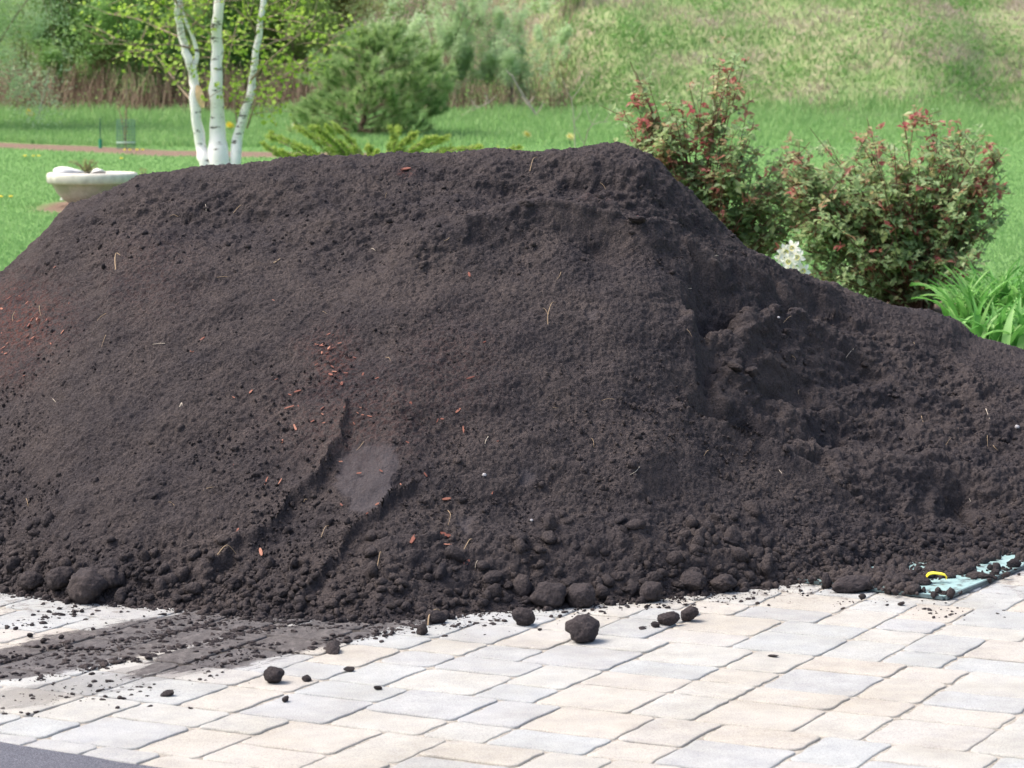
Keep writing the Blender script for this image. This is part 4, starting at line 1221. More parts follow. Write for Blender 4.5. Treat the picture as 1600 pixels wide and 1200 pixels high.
def daffodil(label, base, heads, hgt_, pm, tm, r_=.04, nleaf=8, group=None, name='daffodil'):
    root = empty(name, tuple(base)); tag(root, label, 'daffodil', group)
    st = Acc(); lf = Acc()
    for (dx, dz, dy) in heads:
        c = np.array([dx, dy, dz]); face = np.array([random.uniform(-.5, .5), -1, random.uniform(-.1, .2)])
        tube(st, smooth_path([(0, 0, 0), (dx * .6, dy * .6, dz * .6), (dx, dy + .02, dz + .01), c], 4), .0035, 5)
        a = Acc(); flower_mesh(a, c, r_, face); h_ = a.obj('flower', pm, root)
        a = Acc(); trumpet(a, c + np.array([0, -.002, 0]), r_, face); t_ = a.obj('trumpet', tm, h_)
    for _ in range(nleaf):
        a_ = random.uniform(0, 6.28); ln = hgt_ * random.uniform(.6, 1.0); wq = .007
        d = np.array([math.cos(a_), math.sin(a_), 0]); s = np.array([-math.sin(a_), math.cos(a_), 0]) * wq
        pts = [d * ln * .08 * k ** 1.3 * .5 + np.array([0, 0, ln * (k / 5)]) for k in range(6)]
        V = []
        for k, p in enumerate(pts): V += [p - s * (1 - k / 6), p + s * (1 - k / 6)]
        lf.add(np.array(V), np.array([[2 * k, 2 * k + 1, 2 * k + 3, 2 * k + 2] for k in range(5)]), random.random())
    st.obj('stem', MLEAFD, root); lf.obj('leaf', MLEAFD, root)
    return root
far = [(822, 224, 15, MPALE, 'pale yellow daffodil in the far grass, left of a pair beyond the crest'), (890, 226, 13, MPALE, 'pale yellow daffodil in the far grass, right of a pair beyond the crest'),
       (46, 195, 20, MYEL, 'single yellow daffodil by the silver shrub'), (358, 208, 13, MYEL, 'yellow daffodil in the tall grass seen between birch stems'),
       (460, 208, 13, MWP, 'white daffodil in the tall grass left of the juniper')]
for (u, v, hp, mt, lb) in far:
    b_ = gpix(u, v); hh = hp / FPX * b_[1]
    daffodil(lb, b_, [(0, hh, 0), (.03, hh * .85, .02)], hh, mt, MYEL, r_=.055, nleaf=5, group='daffodils in the far grass')
def dandelion(u, v, lb, k):
    b_ = gpix(u, v + 3)
    root = empty('dandelion', tuple(b_)); tag(root, lb, 'dandelion', 'dandelions on the lawn')
    st = Acc()
    for q in range(k):
        fl = Acc()
        x_ = (q - (k - 1) / 2) * .075 + random.uniform(-.015, .015); y_ = random.uniform(-.05, .05)
        tube(st, [(x_ * .3, y_ * .3, 0), (x_, y_, .07)], .002, 4)
        V = [(x_, y_, .082)]; n_ = 14
        for j in range(n_):
            a_ = 2 * math.pi * j / n_; r_ = .022 if j % 2 else .026
            V.append((x_ + math.cos(a_) * r_, y_ + math.sin(a_) * r_, .074))
        V.append((x_, y_, .062))
        fl.add(V, np.array([[0, j + 1, (j + 1) % n_ + 1] for j in range(n_)] + [[n_ + 1, (j + 1) % n_ + 1, j + 1] for j in range(n_)]))
        fl.obj('flower', MYEL, root)
    st.obj('stem', MLEAFD, root)
dandelion(50, 250, 'bright yellow dandelions on the lawn above the planter', 3)
dandelion(210, 240, 'row of yellow dandelions at the edge of the bark bed', 4)
dandelion(188, 254, 'single small yellow dandelion between planter and bark bed', 1)
dandelion(8, 316, 'faint yellow dandelion on the lawn left of the planter', 2)
# near daffodil cluster in white
b_ = gp(1236, 14.0)
z0 = lambda v: (P3(1236, v, 14.0) - b_)[2]
daffodil('cluster of white daffodils peeping over the right slope of the heap', b_,
         [(-.03, z0(394), 0), (.012, z0(388), .02), (.03, z0(402), -.01), (-.012, z0(408), -.03), (.004, z0(418), .0), (.062, z0(424), .02), (-.04, z0(404), .03)], z0(430), MWP, MPALE, r_=.047, nleaf=12)

# ------------------------------------------------------------------ rose bushes
ML_ROSE = leaf_mat('rose_leaf', [(0.0, (0.24, 0.36, 0.17)), (0.30, (0.34, 0.46, 0.23)), (0.52, (0.44, 0.53, 0.26)), (0.64, (0.44, 0.40, 0.20)), (0.76, (0.42, 0.22, 0.16)), (1.0, (0.46, 0.12, 0.13))], 0.5, 0.42, 0.05, 3)
ML_STEM = plain('rose_cane', (0.13, 0.065, 0.045), .7, .35, 20)
def rose(label, base, d, blobs, ncane, seed):
    """blobs: (u, v, ru, rv, weight, redness) in photo units at depth d"""
    random.seed(seed)
    root = empty('rose_bush', tuple(base)); tag(root, label, 'rose bush', 'rose bushes behind the heap')
    tr_ = Acc(); fo_ = Acc()
    k = d / FPX
    W = [b[4] for b in blobs]
    PP, TT, SS = [], [], []
    def leafy(P, red, n, reach):
        L = len(P)
        for q in range(n):
            t_ = random.uniform(.05, 1); i_ = t_ * (L - 1); k0 = min(int(i_), L - 2)
            p = P[k0] + (P[k0 + 1] - P[k0]) * (i_ - k0) + rng.normal(size=3) * reach
            ax = rng.normal(size=3) * np.array([1, 1, .5]); ax /= np.linalg.norm(ax)
            sd_ = np.cross(ax, [0, 0, 1]); sd_ /= np.linalg.norm(sd_) + 1e-6
            tip = red * (0.25 + .75 * t_)
            tt = (random.uniform(.58, .98) if random.random() < tip else random.uniform(.02, .56))
            for (f_, o_) in ((.2, .7), (.2, -.7), (.6, .7), (.6, -.7), (1.0, 0)):
                PP.append(p + ax * .05 * f_ + sd_ * .018 * o_); TT.append(min(1, max(0, tt + random.gauss(0, .05))))
                SS.append(.050 if t_ < .8 else .038)
    for c in range(ncane):
        b = random.choices(blobs, W)[0]
        a_ = random.uniform(0, 2 * math.pi); rr_ = math.sqrt(random.uniform(.02, 1))
        tu = b[0] + b[2] * rr_ * math.cos(a_); tv = b[1] + b[3] * rr_ * math.sin(a_)
        td = d + random.uniform(-1, 1) * b[2] * k * .75
        tip = P3(tu, tv, td) - base
        off = np.array([random.gauss(0, .05), random.gauss(0, .05), 0])
        midp = tip * np.array([.45, .45, .55]) + rng.normal(size=3) * .04
        P = smooth_path([off, midp, tip], 7)
        tube(tr_, P, np.linspace(.0065, .0022, len(P)), 5)
        high = 1 if tip[2] > .75 * 1.3 else 0
        leafy(P[6:], b[5] * (.7 + .5 * high), 7, .03)
        for s_ in range(6):
            p0 = P[random.randrange(4, len(P) - 1)]
            dv = rng.normal(size=3) + np.array([0, 0, .5]); dv *= random.uniform(.08, .2) / np.linalg.norm(dv)
            Q = smooth_path([p0, p0 + dv * .5, p0 + dv], 3)
            tube(tr_, Q, np.linspace(.0028, .0014, len(Q)), 4, cap=False)
            leafy(Q, b[5], 3, .022)
    leaves(fo_, np.array(PP), np.array(SS), np.array(TT), aspect=.66, up=.7)
    tr_.obj('cane', ML_STEM, root); fo_.obj('foliage', ML_ROSE, root)
rose('dense round rose bush with red new leaves beside the daylily clump', BB, 16.6,
     [(1395, 325, 195, 128, 7, .24), (1240, 290, 45, 60, .8, .3), (1530, 260, 50, 60, .8, .45), (1270, 270, 60, 50, 1.0, .4), (1330, 300, 110, 90, 2.5, .25), (1480, 290, 90, 95, 3, .38), (1400, 215, 120, 45, 1.6, .62), (1345, 165, 8, 32, .25, .7), (1455, 175, 12, 30, .2, .8), (1560, 250, 34, 30, .5, .7), (1300, 410, 60, 45, .8, .12), (1440, 400, 80, 60, 1.4, .1), (1240, 330, 60, 60, 1.0, .25), (1540, 330, 40, 60, .8, .35)], 150, 3)
rose('taller open rose bush with reddish shoots standing behind the heap shoulder', BL, 16.9,
     [(1095, 230, 95, 85, 3, .38), (1010, 185, 50, 70, 1.6, .5), (1140, 130, 45, 50, 1.6, .55), (1000, 160, 32, 60, .7, .55), (1030, 210, 45, 50, 1.2, .4), (1200, 290, 60, 60, 1.6, .25), (1240, 320, 60, 60, 1.2, .2), (1130, 320, 90, 60, 1.8, .2), (1185, 370, 60, 30, .6, .1), (995, 105, 12, 22, .3, .7), (1085, 150, 25, 30, .4, .75), (1250, 250, 50, 30, .9, .45), (1240, 360, 50, 50, .8, .2), (975, 215, 25, 25, .5, .6), (1120, 92, 10, 14, .2, .9)], 88, 5)
random.seed(23)

# ------------------------------------------------------------------ daylily clump
ML_LILY = leaf_mat('daylily_leaf', [(0, (.11, .31, .07)), (.5, (.19, .44, .11)), (1, (.33, .56, .20))], .4, .45, .2, 6)
def lily(label, base, n, ln0, spread):
    root = empty('daylily_clump', tuple(base)); tag(root, label, 'daylily', 'daylilies at the right edge')
    lf = Acc()
    for q in range(n):
        a_ = random.uniform(0, 2 * math.pi); ln = ln0 * random.uniform(.6, 1.15)
        b0 = np.array([random.gauss(0, spread), random.gauss(0, spread * .6), 0])
        out = random.uniform(.25, .95); wq = random.uniform(.016, .028)
        d = np.array([math.cos(a_), math.sin(a_), 0]); s = np.array([-math.sin(a_), math.cos(a_), 0])
        V = []; K_ = 10
        el = R(90 - 18 * out); p = b0.copy(); st = ln / K_
        for k in range(K_ + 1):
            w2 = wq * math.sin(min(1, .35 + k / K_ * .8) * math.pi / 1.15) * (1 if k < K_ else .05) * (1 - .55 * (k / K_) ** 3)
            up_ = np.array([0, 0, 1]) * wq * .35
            V += [p - s * w2 + up_, p.copy(), p + s * w2 + up_]
            p = p + (d * math.cos(el) + np.array([0, 0, math.sin(el)])) * st
            el -= out * R(15) * (.5 + k / K_)
        F = []
        for k in range(K_): F += [[3 * k, 3 * k + 1, 3 * k + 4, 3 * k + 3], [3 * k + 1, 3 * k + 2, 3 * k + 5, 3 * k + 4]]
        lf.add(np.array(V), np.array(F), random.random())
    lf.obj('foliage', ML_LILY, root, smooth=True)
lily('bright green daylily clump with arching strap leaves below the rose bush', gp(1562, 15.2), 210, .43, .12)
lily('second daylily clump cut by the right edge of the view', gp(1650, 15.0), 110, .44, .12)
lily('short low daylily shoots at the front of the clump', gp(1585, 14.5), 80, .34, .14)

# ------------------------------------------------------------------ turquoise plastic sheet and yellow clip
def on_drive(u, v): return hit(flat, u, v)
MTQ = M('turquoise_plastic', 0.38, 0.5)
co = MTQ.coord()
n_ = MTQ.noise(co, 28, 5, .7)
MTQ.color(MTQ.mix(MTQ.ramp(n_, [(0.48, 0.05), (0.56, 0.25), (0.62, 0.85)]), MTQ.ramp(MTQ.noise(co, 5, 3), [(0.3, (0.26, 0.43, 0.43)), (0.7, (0.38, 0.54, 0.53))]), (0.05, 0.042, 0.04)))
cor = [on_drive(1215, 906), on_drive(1475, 938), on_drive(1640, 872), on_drive(1440, 850)]
root = empty('plastic_panel', tuple(cor[1])); tag(root, 'turquoise plastic panel half buried in soil at the right foot of the heap', 'plastic panel')
c0 = cor[1]
def slab(a, poly, z0_, z1_):
    n = len(poly)
    V = [(p[0], p[1], z0_) for p in poly] + [(p[0], p[1], z1_) for p in poly]
    a.add(V, np.array([[i, (i + 1) % n, n + (i + 1) % n, n + i] for i in range(n)]))
    if n == 4: a.add(V, np.array([[4, 5, 6, 7], [3, 2, 1, 0]]))
q = [c - c0 for c in cor]
a = Acc(); slab(a, q, .003, .011); a.obj('panel', MTQ.m, root)
a = Acc()
MRB = plain('dark_edge_strip', (.09, .13, .14), .5, .2)
for p, r_ in ((q[0], q[1]), (q[1], q[2])):
    d = (r_ - p)[:2]; d /= np.linalg.norm(d); nn = np.array([d[1], -d[0]])
    e0 = p[:2] + nn * .002; e1 = r_[:2] + nn * .002
    slab(a, [e0, e0 + nn * .008, e1 + nn * .008, e1], .002, .012)
a.obj('edge_strip', MRB, root)
# yellow curled clip
yp = on_drive(1462, 917)
root = empty('yellow_strap', (yp[0], yp[1], .018)); tag(root, 'bright yellow curled plastic strap lying on the turquoise panel', 'strap')
a = Acc()
arc = [(-.026, 0, -.004), (-.029, 0, .008), (-.022, 0, .018), (-.008, .004, .021), (.008, .006, .019), (.022, .006, .017), (.032, .004, .012), (.030, 0, .004)]
P = smooth_path(arc, 4); V = []
for p in P: V += [p + np.array([0, -.012, 0]), p + np.array([0, .012, .002]), p + np.array([0, .012, .005]), p + np.array([0, -.012, .003])]
n = len(P)
a.add(np.array(V), np.array([[4 * i + j, 4 * i + (j + 1) % 4, 4 * i + 4 + (j + 1) % 4, 4 * i + 4 + j] for i in range(n - 1) for j in range(4)]))
a.obj('band', plain('yellow_plastic', (.80, .68, .05), .35, .06), root, smooth=False)
# soil washed over the panel
acc = Acc()
N = 7500
c_ = np.array(cor)[:, :2]
ab = rng.uniform(size=(N, 2)); wgt = (c_[0] * (1 - ab[:, :1]) + c_[1] * ab[:, :1]) * (1 - ab[:, 1:]) + (c_[3] * (1 - ab[:, :1]) + c_[2] * ab[:, :1]) * ab[:, 1:] + rng.normal(size=(N, 2)) * .03
uu, vv = proj(wgt[:, 0], wgt[:, 1], 0 * wgt[:, 0])
mound = 1.6 * bumpuv(uu, vv, 1335, 916, 50, 7) + 1.2 * bumpuv(uu, vv, 1500, 893, 34, 9, -15) + .8 * bumpuv(uu, vv, 1452, 925, 26, 5, 5) + .9 * bumpuv(uu, vv, 1420, 915, 30, 8) + .7 * bumpuv(uu, vv, 1570, 872, 40, 5, -15) + .5 * bumpuv(uu, vv, 1380, 884, 120, 3, -5)
keepn = rng.uniform(size=N) < np.clip(.17 + mound + .5 * np.maximum(fbm(wgt[:, 0] * 7, wgt[:, 1] * 7, 3, 601), 0), 0, 1)
holes = 0 * bumpuv(uu, vv, 1400, 892, 60, 8, 0) + bumpuv(uu, vv, 1560, 885, 40, 8, -20) + bumpuv(uu, vv, 1510, 918, 30, 7, 0) + bumpuv(uu, vv, 1320, 893, 40, 4, 0) * .8 + bumpuv(uu, vv, 1462, 922, 25, 8)
keepn &= rng.uniform(size=N) > holes * 1.3
wgt = wgt[keepn]
r = np.clip(.004 + .005 * rng.pareto(2.4, len(wgt)), .004, .022)
scatter_lumps(acc, np.stack([wgt[:, 0], wgt[:, 1], np.full(len(wgt), .011) + r * .3], -1), r)
tag(acc.obj('panel_crumbs', MS, smooth=True), 'soil crumbs spilled over the turquoise panel', 'soil crumbs', kind='stuff')

# ------------------------------------------------------------------ crumbs on the pavers
acc = Acc()
N = 8000
x = rng.uniform(-2.5, 2.7, N); dist = rng.exponential(.075, N); y = np.interp(x, FX, FY) - .01 - dist
ok = rng.uniform(size=N) < np.clip(.5 + .8 * fbm(x * 3, y * 3, 3, 611), .05, 1)
x, y, dist = x[ok], y[ok], dist[ok]
r = np.clip(.0012 + .0016 * rng.pareto(1.9, len(x)), .0012, .009)
scatter_lumps(acc, np.stack([x, y, r * .2], -1), r, .6)
# crumbs along the wheel marks and scattered lower left
for (p, q_, wd, n, rm) in (((-20, 1050), (470, 955), .16, 1500, .010), ((0, 1030), (430, 935), .03, 500, .011), ((60, 1062), (500, 965), .035, 900, .012), ((330, 1042), (640, 985), .03, 300, .010), ((330, 1010), (420, 962), .03, 200, .013), ((180, 1005), (360, 975), .03, 160, .011), ((300, 1030), (640, 965), .12, 600, .010), ((0, 1100), (330, 1060), .12, 260, .008),
                           ((480, 1022), (545, 1004), .015, 40, .012), ((560, 985), (700, 975), .03, 220, .015), ((1000, 985), (1085, 962), .02, 50, .012), ((60, 1000), (240, 1000), .10, 50, .010), ((1300, 945), (1600, 960), .08, 120, .007), ((700, 985), (820, 965), .04, 90, .009), ((150, 1080), (330, 1110), .05, 70, .009), ((0, 985), (130, 960), .07, 120, .011)):
    a_ = hit(flat, *p); b__ = hit(flat, *q_)
    t = rng.uniform(0, 1, n)[:, None]

    Pp = a_ + (b__ - a_) * t + rng.normal(size=(n, 3)) * np.array([.5, 1, 0]) * wd * .7
    ok = (fbm(Pp[:, 0] * 14, Pp[:, 1] * 14, 3, 617) > -.15) & (Pp[:, 1] < np.interp(Pp[:, 0], FX, FY) + .05)
    Pp = Pp[ok]
    r = np.clip(.0015 + .0022 * rng.pareto(1.8, len(Pp)), .0015, rm); Pp[:, 2] = r * .15
    scatter_lumps(acc, Pp, r, .55)
tag(acc.obj('paver_crumbs', MS, smooth=True), 'scattered soil crumbs and grit on the pale pavers', 'soil crumbs', kind='stuff')

# ------------------------------------------------------------------ named clods
CV = [mesh_np('soil_clod', *lump_variant(4, 20 + i, .16), MSC, True) for i in range(6)]
for me in CV:      # finer relief on the skin of each clod
    co_ = np.zeros(len(me.vertices) * 3, dtype=np.float32); me.vertices.foreach_get('co', co_); co_ = co_.reshape(-1, 3)
    n_ = 0.075 * fbm(co_[:, 0] * 7 + 3, co_[:, 1] * 7 + co_[:, 2] * 5, 3, 31, .7) + 0.05 * fbm(co_[:, 2] * 11 + 3, co_[:, 1] * 9 - co_[:, 0] * 8, 2, 35, .7)
    me.vertices.foreach_set('co', (co_ * (1 + n_)[:, None]).ravel())
def clod(u, v, wpx, label, group='clods along the foot of the heap', k=None, sq=(1, 1, 1)):
    """(u, v): where its underside touches; wpx: its width in the photo"""
    p = hit(lambda a, b: np.maximum(pile_shape(np.atleast_1d(a), np.atleast_1d(b))[0], 0), u, v, 6, 11)
    r_ = wpx / FPX * p[1] / 2
    o = link('soil_clod', CV[random.randrange(6) if k is None else k])
    o.location = (p[0], p[1], max(p[2], 0) + r_ * .72 * sq[2])
    o.scale = (r_ * sq[0], r_ * sq[1], r_ * sq[2])
    if wpx < 33: o.scale = (r_ * sq[0] * random.uniform(.85, 1.2), r_ * sq[1] * random.uniform(.8, 1.1), r_ * sq[2] * random.uniform(.65, .95))
    o.rotation_euler = (random.uniform(-.3, .3), random.uniform(-.3, .3), random.uniform(0, 6.28))
    tag(o, label, 'soil clod', group)
GP = 'clods lying on the pavers'
clod(910, 1003, 54, 'large round soil clod standing alone on the pavers below the heap', GP, 0)
clod(1076, 972, 32, 'round soil clod at the right end of a crumbly chain on the pavers', GP, 1)
clod(1044, 978, 34, 'crumbly soil clod touching the round one in the chain on the pavers', GP, 2, (1.1, .8, .75))
clod(1024, 982, 14, 'small soil clod at the left end of the chain on the pavers', GP, 3)
clod(817, 978, 36, 'round soil clod just left of the large lone clod, at the heap foot', GP, 4)
clod(858, 950, 54, 'biggest smooth round ball of soil embedded in the foot row, centre', k=5)
clod(905, 948, 50, 'rough soil clod right beside the biggest smooth ball in the foot row', k=1)
clod(1018, 940, 40, 'rounded soil clod in the foot row above the crumbly chain', k=2)
clod(1130, 925, 56, 'flattened soil clod ending the thick foot row to the right', k=3, sq=(1.1, .8, .6))
clod(1080, 925, 46, 'lumpy soil clod left of the flattened end clod in the foot row', k=0, sq=(1, .9, .75))
clod(137, 942, 66, 'very large brown ball of soil at the left foot of the heap', k=4)
clod(170, 922, 40, 'soil clod leaning on the right of the very large left ball', k=5)
clod(95, 925, 44, 'soil clod just left of the very large left ball', k=0)
clod(50, 925, 38, 'soil clod at the heap foot near the left edge of the view', k=1)
clod(429, 1067, 34, 'lone soil clod on the pavers below the wheel marks', GP, 2, (1, 1, .95))
clod(479, 1064, 17, 'small soil clod right of the lone clod below the wheel marks', GP, 3, (1, 1, .7))
clod(546, 1051, 17, 'small dark soil clod on a cream paver left of centre', GP, 5, (1, 1, .6))
clod(446, 1099, 13, 'tiny soil clod below the lone clod on the pavers', GP, 0)
clod(590, 1078, 14, 'tiny flat soil clod below the small clod on the cream paver', GP, 1, (1, 1, .6))
clod(262, 1089, 22, 'flat crumbly soil clod among smears at the lower left', GP, 2, (1, 1, .55))
clod(68, 1006, 13, 'small soil clod upper right of a pair on the left pavers', GP, 3)
clod(47, 998, 11, 'small soil clod left of a pair on the left pavers', GP, 4)
clod(128, 958, 9, 'tiny soil clod below the very large left ball', GP, 5)
clod(96, 999, 9, 'tiny soil clod right of the pair on the left pavers', GP, 1)
clod(206, 950, 14, 'soil clod on the pavers right of the very large left ball', GP, 1)
clod(1347, 938, 14, 'small soil clod below the left end of the turquoise panel', GP, 2)
clod(1408, 946, 13, 'flat small soil clod on a pale paver below the turquoise panel', GP, 3, (1, 1, .5))
clod(1208, 1028, 18, 'flat dark scrap of soil on a grey paver at lower right', GP, 4, (1, .7, .3))
clod(520, 1020, 34, 'low ragged soil clod at the end of the right wheel mark', GP, 5, (1.2, .7, .5))
clod(680, 975, 34, 'soil clod caught under a curled root at the heap foot', k=0, sq=(1, .8, .8))
clod(660, 992, 22, 'small soil clod just below the curled root on the pavers', GP, k=3)
clod(1330, 925, 60, 'wide low mound of soil beside the turquoise panel', k=2, sq=(1.1, .7, .5))
clod(1440, 920, 26, 'soil clod on the turquoise panel left of the yellow strap', k=5)
clod(1530, 908, 36, 'soil clod on the turquoise panel right of the yellow strap', k=1, sq=(1.1, .8, .5))
clod(1150, 585, 24, 'pale lump of soil on the floor of the dug out hollow', 'lumps on the slope', 1)
clod(1175, 592, 22, 'second pale lump in the dug out hollow, right of the first', 'lumps on the slope', 2)
clod(822, 332, 26, 'smooth grey lump on the upper face below the crest', 'lumps on the slope', 3, (1, 1, .7))
clod(995, 358, 26, 'smooth dark lump on the upper right face', 'lumps on the slope', 4, (1, 1, .5))
# a row of lesser clods at the foot
for k in range(80):
    u = random.uniform(-20, 1300) if random.random() < .75 else random.uniform(700, 1150)
    fv = np.interp(u, foot_u, foot_v)
    v = fv - 6 - abs(random.gauss(0, 22)); wpx = min(32, 12 + 6 * random.paretovariate(2.2) - 6)
    if u > 1150: wpx *= .7
    if 280 < u < 640 and wpx > 24: wpx *= .6
    zn = ('left of the wheel marks' if u < 200 else 'above the wheel marks' if u < 640 else 'between the wheel marks and the big smooth ball' if u < 830 else 'around the big smooth ball' if u < 1000 else 'near the flattened end clod' if u < 1170 else 'left of the turquoise panel')
    sz = 'tiny' if wpx < 15 else 'small' if wpx < 20 else 'medium'
    clod(u, v, wpx, sz + ' dark clod at the heap foot, ' + zn, sz + ' foot clods ' + zn)

# ------------------------------------------------------------------ red wood chips, twigs and roots on the heap
MCH = M('red_wood_chip', 0.7, 0.3); co = MCH.coord('Generated')
oi = MCH.n('ShaderNodeObjectInfo')
MCH.color(MCH.ramp(MCH.math('ADD', MCH.math('MULTIPLY', oi.outputs['Random'], .7), MCH.math('MULTIPLY', MCH.noise(co, 4, 3), .3)), [(0.1, (0.11, 0.036, 0.028)), (0.55, (0.20, 0.07, 0.05)), (1.0, (0.40, 0.19, 0.13))]))
def chip_mesh(i):
    a = Acc(); K_ = 6; V = []
    for k in range(K_ + 1):
        x_ = k / K_ - .5; w2 = .5 * (1 - abs(x_ * 1.7) ** 3) * random.uniform(.8, 1.1) + .04; zc = .06 * math.sin(x_ * 3 + i)
        V += [(x_, -w2, zc - .12), (x_, w2, zc - .12), (x_, w2 * .9, zc + .12), (x_, -w2 * .9, zc + .12)]
    F = [[4 * k + j, 4 * k + (j + 1) % 4, 4 * k + 4 + (j + 1) % 4, 4 * k + 4 + j] for k in range(K_) for j in range(4)] + [[3, 2, 1, 0], [4 * K_, 4 * K_ + 1, 4 * K_ + 2, 4 * K_ + 3]]
    a.add(V, np.array(F)); me = mesh_np('wood_chip', np.concatenate(a.V), np.concatenate(a.F[4]), MCH.m); return me
CH = [chip_mesh(i) for i in range(5)]
def chip(u, v, lpx, ang, label, wr=.28, group='red wood chips on the heap'):
    p = hit(lambda a, b: np.maximum(look(np.atleast_1d(a), np.atleast_1d(b)), 0), u, v, 6, 11.5, .004)
    n = surf_n(p[0], p[1])
    L = lpx / FPX * p[1]
    # direction on the slope whose picture angle is ang (anticlockwise from right)
    e1 = np.array([1, 0, 0]) - n * n[0]; e1 /= np.linalg.norm(e1); e2 = np.cross(n, e1)
    d = math.cos(R(ang)) * e1 + math.sin(R(ang)) * e2; s_ = np.cross(n, d)
    tl_ = random.uniform(-.2, .2); d = d * math.cos(tl_) + n * math.sin(tl_); n2 = np.cross(d, s_)
    mt = Matrix(((d[0], s_[0], n2[0]), (d[1], s_[1], n2[1]), (d[2], s_[2], n2[2]))).to_4x4()
    o = link('wood_chip', random.choice(CH))
    o.matrix_world = Matrix.Translation(tuple(p + n * random.uniform(-.001, .004))) @ mt @ Matrix.Diagonal((L, L * wr, L * wr * .8, 1))
    tag(o, label, 'wood chip', group)
chip(645, 846, 22, 72, 'upright red wood chip low on the heap left of the long flat chip')
chip(700, 838, 27, -10, 'long flat red wood chip low on the heap below the grey patch')
chip(697, 851, 18, 5, 'thin red splinter just under the long flat chip', .15)
chip(729, 881, 16, 62, 'short stubby red wood chip nearest the heap foot', .5)
chip(408, 864, 18, 105, 'bright red wood chip in the left gully near the foot')
chip(370, 831, 13, 55, 'orange wood chip left of the gully', .35)
chip(416, 753, 16, 70, 'slim red splinter of a pair left of the gully', .14)
chip(438, 755, 14, 72, 'slim orange splinter beside another left of the gully', .14)
chip(461, 668, 13, 110, 'small red chip below the reddish patch in the middle')
chip(465, 614, 12, 15, 'pale orange chip at the lower left of the reddish patch')
chip(452, 637, 16, 15, 'thin orange splinter left of the reddish patch', .15)
chip(716, 643, 17, 60, 'small red chip in the middle of the front face', .2)
chip(724, 672, 14, 95, 'small upright red chip right of the middle', .2)
chip(698, 780, 16, 25, 'pale red chip above the long flat chip', .3)
chip(735, 593, 15, 30, 'red chip high in the middle of the front face', .2)
chip(733, 430, 12, 100, 'red chip below the crest on the upper face', .3)
chip(820, 300, 14, 65, 'tiny red chip on the upper face near the crest', .2)
chip(665, 742, 10, 120, 'small reddish chip right of the grey patch', .3)
chip(1140, 355, 8, 0, 'tiny pink chip on the right shoulder', .5)
chip(632, 266, 20, -4, 'flat reddish chip lying on the crest of the heap', .35)
for (cu, cv, su, sv, n_) in ((30, 490, 38, 30, 26), (20, 560, 30, 18, 6), (515, 545, 24, 10, 10), (520, 585, 14, 20, 7), (600, 620, 130, 70, 16), (470, 650, 60, 40, 10), (560, 780, 60, 40, 8), (880, 338, 50, 4, 4), (330, 500, 100, 60, 8)):
    for _ in range(n_):
        where = 'left edge of the heap' if cu < 60 else ('crest of the heap' if cv < 350 else 'middle of the heap')
        u = random.gauss(cu, su); v = random.gauss(cv, sv)
        chip(max(u, 3), v, random.uniform(4, 9), random.uniform(0, 180), 'tiny red wood chip among others in the soil at the ' + where, random.uniform(.2, .5), 'tiny red chips at the ' + where)
MROOT = plain('dry_root', (.30, .22, .14), .8, .2); MPALER = plain('pale_fibre', (.50, .44, .36), .8, .2)
def root_on(pts, label, r0=.0022, lift=.012, mat=MROOT, group='roots and twigs on the heap'):
    f = lambda a, b: np.maximum(look(np.atleast_1d(a), np.atleast_1d(b)), 0)
    W = []
    for i_, (u, v) in enumerate(pts):
        p = hit(f, u, v, 6, 11.5, .004); W.append(p + np.array([0, -.004, lift * (1 if 0 < i_ < len(pts) - 1 else .15)]))
    W = np.array(W); W[:, 1] = np.clip(W[:, 1], W[:, 1].mean() - .05, W[:, 1].mean() + .05)
    b_ = W[0].copy(); P = smooth_path(W - b_, 5); a = Acc(); tube(a, P, np.linspace(r0, r0 * .5, len(P)), 6)
    o = a.obj('root', mat, smooth=True); o.location = tuple(b_); tag(o, label, 'root', group)
root_on([(181, 428), (180, 412), (182, 402), (188, 400)], 'tan twig sticking out near the left shoulder of the heap', .0022, .012)
root_on([(828, 268), (833, 255), (840, 246)], 'thin pale curved root near the crest', .0016)
root_on([(857, 518), (856, 500), (862, 480), (868, 474)], 'thin brown hooked root in the upper middle of the face', .0016)
root_on([(280, 640), (284, 632), (285, 636)], 'short white fibre on the left face', .0018, .004, MPALER)
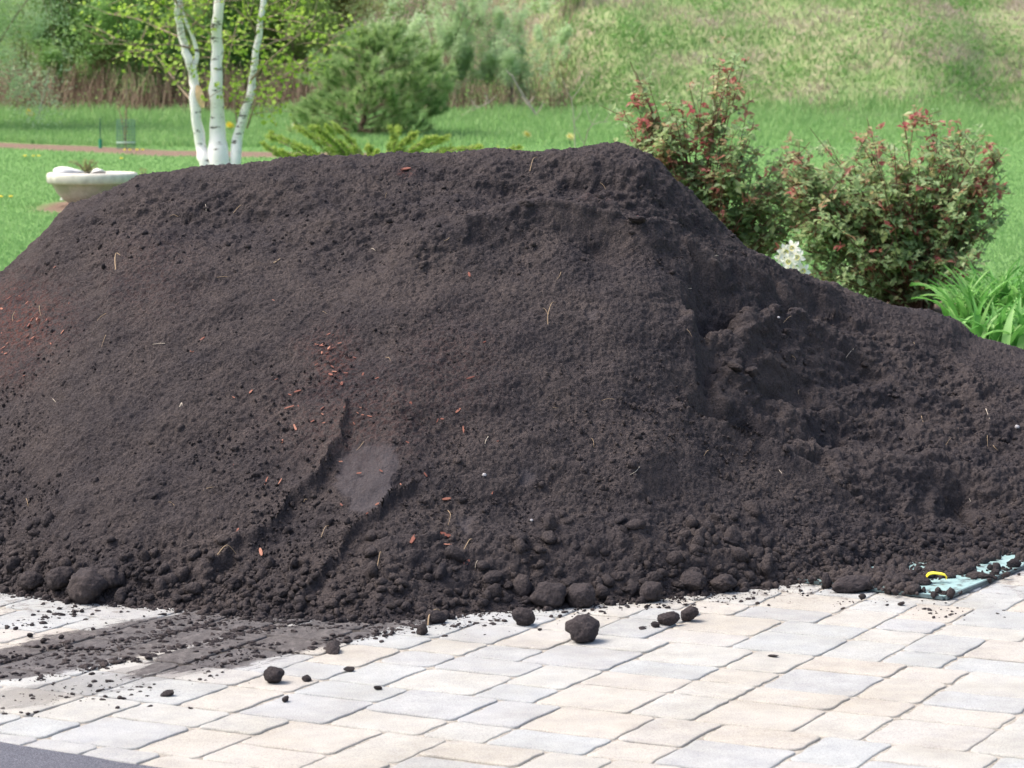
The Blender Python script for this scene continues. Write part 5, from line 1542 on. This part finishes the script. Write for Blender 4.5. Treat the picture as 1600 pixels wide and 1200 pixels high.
root_on([(340, 868), (355, 863), (370, 868)], 'pale root at the edge of the left gully', .0022)
root_on([(668, 985), (672, 975), (685, 968), (692, 966)], 'curled tan root at the heap foot over a clod', .0025, .03)
root_on([(678, 962), (686, 966), (692, 970)], 'short tan root crossing the curled one at the foot', .0022, .02)
root_on([(428, 412), (438, 406)], 'tiny tan chip of root on the upper left face', .003, .004)
root_on([(590, 885), (594, 870), (597, 865)], 'thin straight twig low on the heap left of centre', .0015)
root_on([(725, 862), (733, 850), (738, 843)], 'thin grey twig beside the stubby red chip', .0018)
root_on([(502, 842), (508, 830), (514, 822)], 'fine root below the left gully', .0013)
root_on([(700, 800), (704, 812), (700, 822)], 'fine root above the long flat chip', .0012)
root_on([(365, 335), (374, 328), (378, 322)], 'fine curved root on the upper left face', .0013)
root_on([(1540, 640), (1546, 655)], 'fine pale root on the right slope', .0013, .004, MPALER)
rng2 = random.Random(5)
for k in range(46):
    u = rng2.uniform(20, 1580); v = rng2.uniform(np.interp(u, sky_u, sky_v) + 40, np.interp(u, foot_u, foot_v) - 40); an_ = rng2.uniform(0, 3.14); L = rng2.uniform(3, 10)
    root_on([(u - L * math.cos(an_), v - L * math.sin(an_)), (u + rng2.uniform(-2, 2), v + rng2.uniform(-2, 2)), (u + L * math.cos(an_), v + L * math.sin(an_))],
            'fine short root fibre caught in the dark soil of the heap', .0010, .003, MPALER if rng2.random() < .4 else MROOT, 'fine root fibres on the heap')
# small pale stones
for (u, v, wpx, lb) in ((1588, 678, 9, 'small pale stone on the right slope at the edge of the view'), (756, 748, 8, 'small grey stone right of the grey patch'), (830, 818, 6, 'tiny grey stone low in the middle'), (1216, 392 + 110, 5, 'tiny stone near the rim of the hollow')):
    p = hit(surf, u, v, 6, 11); V, F = LV[2]
    me = mesh_np('pebble', V * (wpx / FPX * p[1] / 2), F, plain('pale_pebble', (.40, .39, .40), .7, .1), True)
    o = link('pebble', me); o.location = (p[0], p[1] - .003, p[2] + .004); tag(o, lb, 'pebble', 'pebbles on the heap')
